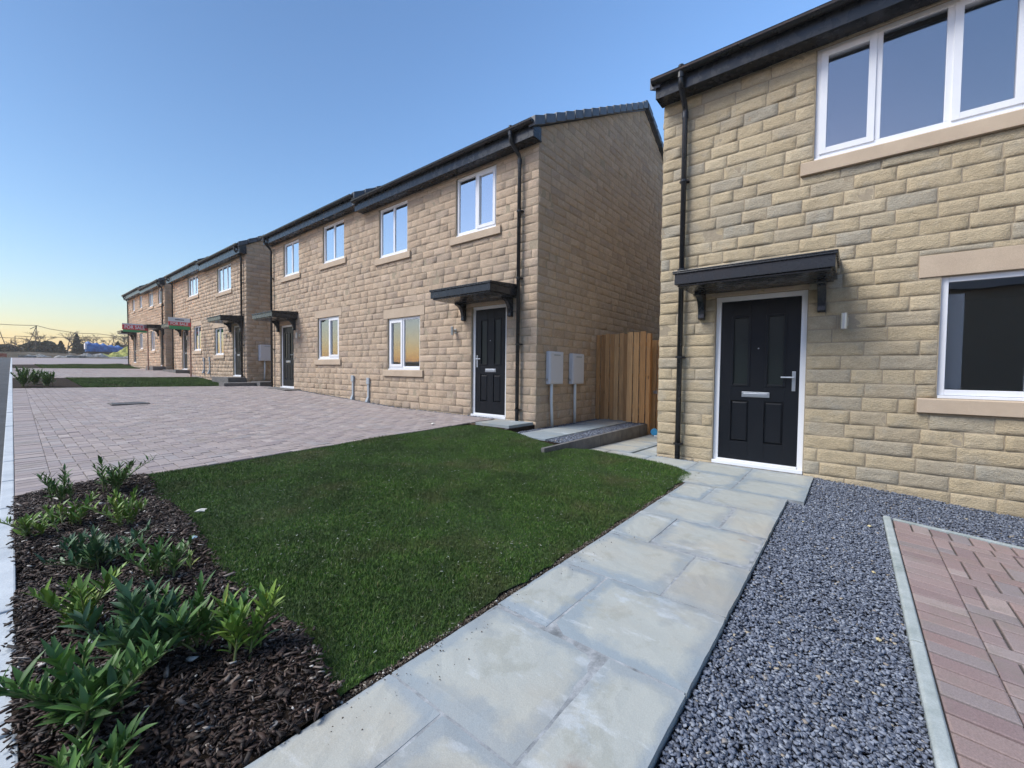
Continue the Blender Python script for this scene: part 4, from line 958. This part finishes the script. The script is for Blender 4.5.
# ------------------------------------------------------------------ laurel shrubs
def laurel(x, y, zf, nst, hgt, spread, leafL, mkey, label, group='young laurels in the bark bed', seed=0, dens=1.0):
    rg = np.random.default_rng(100+seed); z0 = float(zf(x, y)); t = thing('laurel_shrub', label, 'shrub', (x, y, z0), group)
    st = MB(); LV, LF = [], []; n = 0
    for s in range(nst):
        a = 2*math.pi*s/nst+rg.normal(0, .5); tilt = abs(rg.normal(.6, .3))*spread; H = hgt*.9*rg.uniform(.5, 1.1)
        bx, by = x+rg.normal(0, .03), y+rg.normal(0, .03); pts = []
        for k in range(6):
            q = k/5; r = tilt*H*q**1.35; pts.append((bx+math.cos(a)*r, by+math.sin(a)*r, z0-.01+H*q*(1-.12*tilt*q)))
        st.tube(pts, [.0055, .005, .0045, .004, .003, .002], 5, caps=False)
        P = np.array(pts); nl = int((9+H*78)*dens)
        for l in range(nl):
            q = .22+.78*(l+.5)/nl; i = min(int(q*5), 4); p = P[i]+(P[i+1]-P[i])*(q*5-i); ax = P[i+1]-P[i]; ax /= np.linalg.norm(ax)
            az = l*2.4+rg.normal(0, .3)+a; up = .55+.5*q+rg.normal(0, .2)      # higher leaves stand more upright
            if q > .93: up = 1.15
            d = np.array([math.cos(az)*math.cos(up), math.sin(az)*math.cos(up), math.sin(up)]); d = d+ax*.25; d /= np.linalg.norm(d)
            L = leafL*.78*rg.uniform(.45, 1.2)*(1.0 if q < .9 else .8); W = L*rg.uniform(.18, .28)
            side = np.cross(d, (0, 0, 1)); side /= (np.linalg.norm(side)+1e-6); nor = np.cross(side, d)
            rl = rg.normal(0, .35); side, nor = side*math.cos(rl)+nor*math.sin(rl), nor*math.cos(rl)-side*math.sin(rl)
            prof = [(0, .06), (.18, .55), (.42, 1.0), (.68, .80), (.88, .34), (1., .02)]; droop = rg.uniform(.05, .30)
            rows = []
            for (u, w) in prof:
                c = p+d*(L*u+.006)-nor*(droop*L*u*u)+0*side; hw = W/2*w
                rows += [c-side*hw+nor*hw*.38, c, c+side*hw+nor*hw*.38]
            LV += rows
            for k in range(5):
                b0 = n+k*3; LF += [(b0, b0+1, b0+4, b0+3), (b0+1, b0+2, b0+5, b0+4)]
            n += 18
    st.build('stems', M['stem'], t, smooth=True, fix=False)
    np_mesh('foliage', np.array(LV), np.array(LF), M[mkey], t, smooth=True)
    return t
B = BZ
laurel(.300, 4.62, B, 7, .28, .6, .085, 'leaf_dark', 'small upright shrub at the back left of the bed, nearest the kerb and driveway', seed=1)
laurel(.62, 4.66, B, 11, .30, .9, .085, 'leaf_dark', 'dark shrub at the back right corner of the bed where lawn and driveway meet', seed=2, dens=1.1)
laurel(.13, 3.85, B, 8, .18, 1.2, .085, 'leaf_light', 'low yellow-green shrub leaning over the kerb on the left', seed=3)
laurel(.31, 3.95, B, 8, .22, .9, .085, 'leaf_light', 'yellowish shrub right behind the bluish one, left half of the bed', seed=4)
laurel(.52, 3.70, B, 9, .29, .8, .09, 'leaf_light', 'bright green shrub in the middle of the back half of the bed', seed=5)
laurel(.34, 3.16, B, 13, .22, 1.1, .10, 'leaf_blue', 'low bluish dark green shrub in the centre of the bed', seed=6, dens=1.2)
laurel(.52, 2.76, B, 8, .22, .8, .09, 'leaf_dark', 'green shrub beside the bare bark patch right of the bluish shrub', seed=7)
laurel(.64, 2.83, B, 3, .10, .9, .07, 'leaf_light', 'tiny seedling-sized shrub near the lawn edge', seed=8)
laurel(.215, 2.42, B, 9, .25, .9, .10, 'leaf_light', 'fresh yellow-green shrub on the left, behind the largest dark shrub', seed=9)
laurel(.17, 1.82, B, 14, .27, 1.05, .115, 'leaf_dark', 'large dark glossy shrub nearest the bottom left corner', seed=10, dens=1.2)
laurel(.34, 2.02, B, 12, .30, 1.1, .12, 'leaf_blue', 'large dark shrub with long pointed leaves in the middle of the front clump', seed=11, dens=1.2)
laurel(.50, 2.00, B, 10, .26, 1.0, .11, 'leaf_dark', 'broad-leaved shrub between the front clump and the rightmost shrub', seed=12, dens=1.1)
laurel(.615, 1.80, B, 9, .25, .7, .11, 'leaf_light', 'rightmost shrub with bright upright leaves beside the lawn corner', seed=13, dens=1.1)
laurel(.14, 1.60, B, 8, .15, 1.1, .10, 'leaf_dark', 'low shrub sprawling at the very bottom of the bed', seed=14)
for k, (x, y, hh) in enumerate(((.50, 17.5, .62), (.75, 18.3, .5), (.95, 17.6, .42))):
    laurel(x, y, G, 16, hh, .55, .13, 'leaf_dark', ['distant leafy bush by the kerb at the end of the middle driveway', 'bush just behind the nearest distant bush by the kerb', 'smallest of the distant bushes on the lawn side'][k], 'bushes by the kerb further up the street', seed=30+k, dens=1.0)

# ------------------------------------------------------------------ litter on bed, lawn and chippings
def scrap(x, y, z, s, c, name, label, cat, group=None):
    rg = np.random.default_rng(int(x*1000+y*77)); n = 9; m = MB(); a0 = rg.uniform(0, 6)
    top = [(x+math.cos(a0+2*math.pi*k/n)*s*rg.uniform(.45, 1.1), y+math.sin(a0+2*math.pi*k/n)*s*rg.uniform(.3, .75), z+rg.uniform(0, .35)*s) for k in range(n)]
    m.add(top+[(p[0], p[1], p[2]-.003) for p in top]+[(x, y, z+.45*s)], [(k, (k+1) % n, 2*n) for k in range(n)]+[tuple(range(n, 2*n))[::-1]]+[(k, n+k, n+(k+1) % n, (k+1) % n) for k in range(n)])
    o = m.build(name, c, smooth=False); return props(o, label, cat, group)
paper = mat('crumpled_paper', (.62, .60, .54), .8); leafdry = mat('dry_pale_leaf', (.52, .44, .24), .7)
scrap(.915, 3.60, float(LZ(.915, 3.6))+.035, .045, paper, 'paper_scrap', 'crumpled off-white scrap lying on the grass near the bed edge', 'litter')
scrap(.745, 3.08, float(BZ(.745, 3.08))+.02, .032, mat('blue_scrap', (.45, .60, .70), .5), 'plastic_scrap', 'small pale blue scrap on the bark beside the lawn edge', 'litter')
for k, (px, py, s, lb) in enumerate(((870, 523, .022, 'pale leaf on the chippings closest to the concrete edging corner'), (803, 521, .014, 'brownish leaf on the chippings nearest the door slab'), (874, 568, .016, 'pale yellow leaf on the chippings halfway along the edging'), (879, 634, .016, 'yellow leaf on the chippings lowest in the view'), (806, 520, .02, ''), )):
    if not lb: continue
    r = ray(px, py); tt = -1.175/r[2]; p = r*tt
    scrap(p[0], p[1], float(GZ(p[0], p[1]))+.012, s, leafdry, 'fallen_leaf', lb, 'leaf', 'fallen leaves on the chippings')
scrap(4.55, 5.35, float(G(4.55, 5.35))+.012, .05, paper, 'paper_scrap', 'white scrap on the brick driveway near the middle door', 'litter')
# drain cover on the double driveway
dc = thing('drain_cover', 'dark rectangular drain cover set in the brick driveway', 'drain cover', (1.74, 11.6, float(G(1.74, 11.6))))
zc = float(G(1.74, 11.6)); m = MB(); m.box(1.46, 2.04, 11.35, 11.42, zc-.03, zc+.016); m.box(1.46, 2.04, 11.80, 11.87, zc-.03, zc+.016); m.box(1.46, 1.50, 11.42, 11.80, zc-.03, zc+.016); m.box(2.00, 2.04, 11.42, 11.80, zc-.03, zc+.016)
m.build('rim', M['wallconc'], dc); m = MB().box(1.505, 1.995, 11.425, 11.795, zc-.03, zc+.013); m.build('lid', mat('dark_iron', (.05, .05, .055), .6), dc)

# ------------------------------------------------------------------ sale boards
def text_obj(name, body, size, m, parent, origin, wid=None):
    cu = bpy.data.curves.new(name, 'FONT'); cu.body = body; cu.size = size; cu.extrude = .002; cu.align_x = 'CENTER'; cu.align_y = 'CENTER'; cu.offset = size*.02
    tmp = bpy.data.objects.new('tmp', cu); C.objects.link(tmp); dg = bpy.context.evaluated_depsgraph_get(); dg.update()
    me = bpy.data.meshes.new_from_object(tmp.evaluated_get(dg)); bpy.data.objects.remove(tmp)
    xs_ = [v.co.x for v in me.vertices]; w = max(xs_)-min(xs_); sx = (wid/w) if wid else 1
    # face -Y
    me.transform(Matrix(((sx, 0, 0, origin[0]), (0, 0, 1, origin[1]), (0, 1, 0, origin[2]), (0, 0, 0, 1))))
    return link(name, me, m, parent)
red = mat('sign_red', (.72, .07, .09), .5); green = mat('sign_green', (.07, .34, .13), .5); pale = mat('sign_pale', (.74, .76, .80), .5); white = mat('sign_white', (.85, .83, .83), .5); postm = mat('sign_post_brown', (.30, .17, .13), .7); greyink = mat('sign_grey_ink', (.16, .17, .24), .6)
def sale_board(x0, x1, y, zb, zt, xp, zpost, label, splits, text='FOR SALE', top=True):
    t = thing('sale_sign', label, 'for sale sign', (xp, y, zpost), 'for sale boards fixed at the further houses')
    MB().box(xp-.02, xp+.03, y-.0, y+.05, zpost, zt+.02).build('post', postm, t, bevel=.003)
    H = zt-zb; a, b = zb+H*splits[0], zb+H*splits[1]
    MB().box(x0, x1, y-.03, y-.012, b, zt).build('top_panel', pale, t); MB().box(x0, x1+.04, y-.031, y-.011, a, b-.001).build('red_panel', red, t); MB().box(x0+.03, x1, y-.03, y-.012, zb, a-.001).build('green_panel', green, t)
    text_obj('lettering', text, (b-a)*.95, white, t, ((x0+x1)/2, y-.035, (a+b)/2), (x1-x0)*.82)
    if top: MB().box(x0+(x1-x0)*.3, x0+(x1-x0)*.72, y-.036, y-.031, (b+zt)/2-.02, (b+zt)/2+.025).build('logo_strip', greyink, t)
sale_board(4.66, 5.40, 22.4, 1.60, 2.09, 5.42, -.45, 'red and green FOR SALE board with a pale top, by the second pair of houses', (.30, .64))
sale_board(4.24, 5.22, 29.5, 1.80, 2.24, 5.26, -.2, 'wide red FOR SALE board on a post by the farthest pair of houses', (.27, .85), top=False)

# ------------------------------------------------------------------ trees and hedges beyond the site
def bare_tree(x, y, h, seed, label, mk='twig', group='bare trees beyond the site'):
    rg = random.Random(seed); z0 = float(G(x, y))-.3; t = thing('bare_tree', label, 'tree', (x, y, z0), group)
    tr = MB(); cr = MB(); cv = []
    def grow(p, d, L, r, lv):
        q = p+d*L; (tr if lv < 2 else cr).tube([p, p+d*L*.5+Vector((rg.gauss(0, .03), rg.gauss(0, .03), 0))*L, q], [r, r*.85, r*.65], 5 if lv < 2 else 3, caps=False)
        if lv >= 4: return
        for k in range(4 if lv < 4 else 5):
            a = rg.uniform(0, 6.28); sp = rg.uniform(.35, .85); side = Vector((math.cos(a), math.sin(a), rg.uniform(-.1, .35)))
            grow(p+d*L*rg.uniform(.55, 1.0), (d*(1-sp*.5)+side*sp).normalized(), L*rg.uniform(.55, .8), r*.6, lv+1)
    grow(Vector((x, y, z0)), Vector((rg.gauss(0, .05), rg.gauss(0, .05), 1)).normalized(), h*.33, h*.020, 0)
    tr.build('trunk', M['bark_trunk'], t, fix=False); cr.build('crown', M[mk], t, fix=False)
def bushy(name, x, y, w, h, d, seed, mkey, label, group, conical=False, n=2600, s=.16):
    rg = np.random.default_rng(seed); z0 = float(G(x, y))-.2; t = thing(name, label, 'tree' if name != 'hedge' else 'hedge', (x, y, z0), group)
    MB().tube([(x, y, z0-.2), (x, y, z0+h*.55)], [h*.03, h*.015], 6).build('trunk', M['bark_trunk'], t)
    u = rg.uniform(0, 1, n)**.8; a = rg.uniform(0, 2*np.pi, n); rad = rg.uniform(.2, 1, n)**.5
    prof = (1-u)**.8*(1+.25*np.sin(u*30)) if conical else np.sqrt(np.clip(1-(2*u-.9)**2/1.25, .02, 1))*(.8+.25*np.sin(a*3+seed)*np.cos(u*9)+.15*np.sin(a*7))
    lump = 1+.18*np.sin(a*5+u*12+seed)
    P = np.column_stack([x+np.cos(a)*rad*prof*w/2*lump, y+np.sin(a)*rad*prof*d/2, z0+h*(.06+.94*u)*(1+.06*np.sin(a*4+seed))])
    rot = rotz(rg.uniform(0, 6.3, n)) @ rotx(rg.uniform(0, 3.1, n)); tv = np.array([[(-.5,-.3,0),(.5,-.25,.1),(.45,.3,0),(-.4,.35,-.1)]], float)
    sc = np.repeat((s*rg.uniform(.5, 1.4, n))[:, None], 3, 1)
    scatter('crown', tv, [(0,1,2,3)], P, rot, sc, M[mkey], t)
bushy('conifer', 8.35, 95, 1.5, 3.1, 1.5, 3, 'far_dark', 'tall dark conical evergreen standing behind the site rubble', 'dark evergreens beyond the site', True, 3000, .22)
bushy('conifer', 6.9, 99, 1.4, 2.0, 1.4, 4, 'far_dark', 'smaller dark conical evergreen left of the tallest one', 'dark evergreens beyond the site', True, 2200, .2)
bushy('conifer', 13.4, 97, 1.5, 2.3, 1.5, 8, 'far_dark', 'dark evergreen beside the end wall of the farthest house', 'dark evergreens beyond the site', True, 2200, .2)
for k, (x, w, h) in enumerate(((-6.5, 4.6, 1.4), (-2.5, 4.2, 1.2), (1.2, 4, 1.3), (4.2, 3.2, 1.8), (5.6, 2.8, 1.9), (9.6, 3, 1.6), (12, 3.6, 1.5), (15, 4, 1.8))):
    bushy('shrub', x, 98+((k*37) % 5), w, h, 2.5, 20+k, 'far_brown' if k not in (3, 4) else 'far_dark',
          ['low brown winter scrub far left beyond the road', 'second clump of brown scrub beyond the road', 'brown scrub right at the end of the road', 'dark green bush left of the small conical evergreen', 'dark bush touching the small conical evergreen', 'low brown scrub below the blue tarpaulin', 'low brown scrub right of the blue tarpaulin', 'brown scrub near the farthest house'][k], 'scrub along the far edge of the site', n=2400, s=.3)
for k, (x, y, h) in enumerate(((-9, 126, 6.5), (-3, 122, 5.2), (3.2, 121, 5.0), (5.9, 118, 5.8), (9.3, 120, 6.2), (12.2, 117, 6.6), (15.2, 119, 6.2), (17.8, 121, 6.8), (21, 118, 6.8))):
    bare_tree(x, y, h, 50+k, ['bare tree far left past the road', 'second bare tree left of the wire frames', 'bare tree behind the leaning poles', 'bare tree behind the dark bushes', 'bare tree just right of the tallest evergreen', 'bare tree rising behind the blue tarpaulin', 'tallest bare tree over the right end of the tarpaulin', 'bare tree behind the green heap', 'bare tree mostly hidden by the farthest house'][k])
# distant low hill and hedge line
hx = np.linspace(-260, 320, 120); hz = 2.6+2.2+1.0*np.sin(hx*.02)+.5*np.sin(hx*.09)+.25*np.sin(hx*.37)
V = np.concatenate([np.column_stack([hx, np.full_like(hx, 170), np.full_like(hx, 1.5)]), np.column_stack([hx, np.full_like(hx, 185), hz-1.2]), np.column_stack([hx, np.full_like(hx, 240), hz]), np.column_stack([hx, np.full_like(hx, 420), np.full_like(hx, 1.0)])])
k = np.arange(119); Fh = np.concatenate([np.column_stack([k+j*120, k+1+j*120, k+121+j*120, k+120+j*120]) for j in range(3)])
props(np_mesh('hill', V, Fh, M['far_brown'], smooth=True), 'low distant rise with hedges beyond the site', kind='structure')

# ------------------------------------------------------------------ building site beyond the kerb end
gz = lambda x, y: float(G(x, y))-.14
def heap(name, x, y, w, d, h, seed, m, label, cat, group=None, tail=1.):
    rg = np.random.default_rng(seed); n1, n2 = 26, 16; vs = []; fs = []; z0 = gz(x, y)-.15
    for i in range(n1+1):
        for j in range(n2+1):
            u, v = i/n1*2-1, j/n2*2-1; r = max(0, 1-(abs(u)**2.2+abs(v)**2.2)); zz = h*r**.6*(.8+.2*math.sin(u*7+seed)+.15*math.sin(v*9+u*5))+rg.normal(0, h*.04)*(r > 0)
            vs.append((x+u*w/2, y+v*d/2, z0+zz))
    for i in range(n1):
        for j in range(n2): k = i*(n2+1)+j; fs.append((k, k+n2+1, k+n2+2, k+1))
    o = MB().add(vs, fs).build(name, m, smooth=False, fix=False); return props(o, label, cat, group)
spoil_g = mat('grassy_spoil', (.20, .22, .05), .9); t = NT(spoil_g); t.col(t.ramp(t.noise(1.5, 6), [(.35, (.10,.11,.03)), (.5, (.26,.28,.06)), (.7, (.42,.42,.12))])); t.bump(t.noise(5, 6), .8, .1)
rubble = mat('grey_rubble', (.25, .25, .24), .95); t = NT(rubble); t.col(t.ramp(t.noise(2.5, 7), [(.35, (.12,.115,.10)), (.55, (.24,.24,.235)), (.72, (.42,.43,.43))])); t.bump(t.noise(6, 6), .9, .1)
heap('spoil_heap', 13.3, 84, 5.6, 5, 1.55, 3, spoil_g, 'yellow-green grassy spoil heap in front of the blue tarpaulin', 'heap')
heap('spoil_heap', 10.2, 80, 3.6, 3, .60, 5, spoil_g, 'low flat green heap left of the larger grassy heap', 'heap')
for k, (x, y, w, h, lb) in enumerate(((8.2, 77, 3.4, .62, 'grey rubble heap in the middle of the site'), (5.6, 74, 2.2, .35, 'small light rubble heap left of the middle heap'), (3.4, 76, 2.4, .40, 'low rubble heap near the end of the kerb'), (11.2, 73, 4.2, .45, 'grey rubble spread in front of the green heaps'))):
    heap('rubble_heap', x, y, w, 2.2, h, 11+k, rubble, lb, 'heap', 'rubble heaps on the site')
# blue tarpaulin over a stack
tp = thing('covered_stack', 'long stack of pallets wrapped in bright blue tarpaulin behind the green heap', 'covered stack', (10.6, 90, gz(10.6, 90)))
bl = mat('blue_tarpaulin', (.02, .13, .42), .45); t = NT(bl); t.col(t.ramp(t.noise(2.2, 5), [(.35, (.012,.07,.26)), (.65, (.03,.18,.52))])); t.bump(t.noise(3, 5), .9, .15)
z0 = gz(10.6, 90); m = MB(); n = 18; ring = []
for i in range(n+1):
    x = 8.85+i*(12.9-8.85)/n; hh = 1.95-.55*(i/n)+.10*math.sin(i*1.7); 
    for (dy, dz) in ((-1.1, .55), (-1.15, hh*.75), (-.8, hh), (.0, hh+.12*math.sin(i*.9)), (.8, hh), (1.15, hh*.7), (1.1, .55)): ring.append((x, 90+dy+.06*math.sin(i*2.3+dz*4), z0+dz))
fs = [(i*7+j, (i+1)*7+j, (i+1)*7+j+1, i*7+j+1) for i in range(n) for j in range(6)]+[tuple(range(7)), tuple(range(n*7, n*7+7))[::-1]]
m.add(ring, fs); m.build('tarpaulin', bl, tp, smooth=True)
MB().box(9.0, 12.75, 89.0, 91.0, z0-.2, z0+1.0).build('stack', mat('dark_pallets', (.06, .05, .045), .9), tp)
MB().box(8.70, 8.86, 89.3, 90.6, z0+.9, z0+1.75).build('sheet_end', white, tp)
# wire crossing frames : two leaning pole pairs and ropes
def frame(name, pts_list, label, group='leaning goalpost poles over the site entrance'):
    t = thing(name, label, 'pole frame', pts_list[0][0], group)
    for a, b in pts_list: MB().tube([a, b], .045, 6).build('pole', mat_pole, t)
mat_pole = mat('weathered_pole', (.16, .12, .09), .8)
zg = gz(3, 86)
def P86(px, py, y=86.): r = ray(px, py); r = r*(y/r[1]); return tuple(float(q) for q in r)
frame('pole_frame', [(P86(6, 347), P86(-4, 322)), (P86(-20, 347), P86(-4, 322))], 'leaning wooden pole pair at the left edge carrying the overhead ropes')
frame('pole_frame', [(P86(27, 347), P86(36.5, 326)), (P86(35, 350), P86(36.5, 326)), (P86(30, 329), P86(36.5, 326))], 'leaning wooden pole pair in the middle carrying the overhead ropes')
frame('pole_frame', [(P86(15, 348), P86(15, 336)), (P86(11, 348), P86(11, 338.5))], 'short upright posts between the two leaning pole pairs')
def rope(pts, label):
    o = MB().tube([P86(*p) for p in pts], .035, 4).build('rope', mat_pole); props(o, label, 'rope', 'ropes strung across the site entrance')
rope([(-30, 323), (-4, 324), (15, 325), (36.5, 325.5), (50, 329), (75, 333), (100, 334), (130, 338)], 'highest rope running from the left edge over the poles to the farthest house')
rope([(15, 336), (40, 337), (75, 337.5), (130, 337)], 'thin middle rope crossing behind the trees')
rope([(-20, 337), (0, 337.5), (15, 338), (30, 340)], 'lowest rope at the left edge')
# low barrier boards and bits along the site boundary
for k, (x, y, w, lb) in enumerate(((1.7, 70, 1.3, 'flat white board lying at the end of the road'), (5.4, 71, 1.6, 'pale board leaning on the rubble'))):
    o = MB().box(x, x+w, y, y+.08, gz(x, y), gz(x, y)+.22).build('site_board', rubble, bevel=.01); props(o, lb, 'board')
o = MB().box(-1.2, .9, 68, 68.12, gz(0, 68)+.1, gz(0, 68)+.45).build('barrier', mat('barrier_red', (.35, .09, .05), .7)); props(o, 'low reddish barrier across the far end of the road', 'barrier')

# ------------------------------------------------------------------ houses opposite: first mirrored in the panes, others added to block the horizon glow
for (ya0, yb0, dz, lab) in ((-9, 3.5, 0, 'plain stone house directly across the street, out of frame, mirrored in the panes'), (4.2, 15, .3, 'second plain stone house across the street, out of frame, added to block the horizon glow'), (17.5, 29, .7, 'third plain stone house across the street, out of frame, added to block the horizon glow')):
    op = thing('stone_house', lab, 'house', (-16, (ya0+yb0)/2, -1.6+dz), 'stone houses across the street')
    MB().box(-23, -14.5, ya0, yb0, -2.4, 3.7+dz).build('wall', M['stone2'], op)
    MB().prism([(-23.4, 3.7+dz), (-14.1, 3.7+dz), (-18.75, 6.4+dz)], 'y', ya0-.2, yb0+.2).build('roof', M['tile'], op)
    L_ = yb0-ya0
    for (u0, u1, za, zb) in ((.12, .24, -.9, .4), (.62, .74, -.9, .4), (.12, .24, 1.7, 2.8), (.62, .74, 1.7, 2.8), (.86, .94, -1.9, .4)):
        ya, yb = ya0+u0*L_, ya0+u1*L_; dr = zb-za > 2
        fo = MB().box(-14.52, -14.47, ya, yb, za+dz, zb+dz).build('door_frame' if dr else 'window', M['upvc'], op); MB().box(-14.472, -14.46, ya+.08, yb-.08, za+dz+.08, zb+dz-.08).build('door' if dr else 'pane', M['door'], fo)

# ------------------------------------------------------------------ light
w = bpy.data.worlds.new('World'); S.world = w; w.use_nodes = True; nt = w.node_tree; bg = nt.nodes['Background']
sky = nt.nodes.new('ShaderNodeTexSky'); sky.sky_type = 'NISHITA'; sky.sun_disc = False
HEAD = R(-75)      # clockwise from +Y; negative = to the left of the street
ELEV = R(2.5)
sky.sun_elevation = ELEV; sky.sun_rotation = HEAD; sky.air_density = 1.0; sky.dust_density = .5; sky.ozone_density = 3.0
wb = nt.nodes.new('ShaderNodeMix'); wb.data_type = 'RGBA'; wb.blend_type = 'MULTIPLY'; wb.inputs[0].default_value = 1; wb.inputs[7].default_value = (1.24, .985, .985, 1)      # white balance of the phone
nt.links.new(sky.outputs[0], wb.inputs[6]); nt.links.new(wb.outputs[2], bg.inputs[0]); bg.inputs[1].default_value = .15
sd = bpy.data.lights.new('fill_sun', 'SUN'); so = bpy.data.objects.new('fill_sun', sd); C.objects.link(so)
sd.energy = .80; sd.angle = R(32); sd.color = (1., .96, .90)
SH, SE = R(-50), R(50)      # added soft fill lamp, set well above the sky's sun to brighten the street
dv = Vector((math.sin(SH)*math.cos(SE), math.cos(SH)*math.cos(SE), math.sin(SE)))
so.rotation_euler = dv.to_track_quat('Z', 'Y').to_euler(); so.location = dv*50
vs_ = S.view_settings; vs_.view_transform = 'Standard'; vs_.look = 'None'; vs_.exposure = 2.6; vs_.gamma = 1
S.render.engine = 'CYCLES'; S.cycles.max_bounces = 7; S.cycles.transparent_max_bounces = 12
# ------------------------------------------------------------------ air
hz_ = MB().box(-760, 760, -330, 960, -6, 14).build('haze', None)
hm = bpy.data.materials.new('pale_air'); hm.use_nodes = True; ht = hm.node_tree; ht.nodes.clear(); ho = ht.nodes.new('ShaderNodeOutputMaterial'); pv = ht.nodes.new('ShaderNodeVolumePrincipled')
pv.inputs['Color'].default_value = (.95, .90, .84, 1); pv.inputs['Density'].default_value = .0011; ht.links.new(pv.outputs[0], ho.inputs['Volume'])
hz_.data.materials.append(hm); props(hz_, 'thin evening haze over the street and the site', None, kind='stuff')
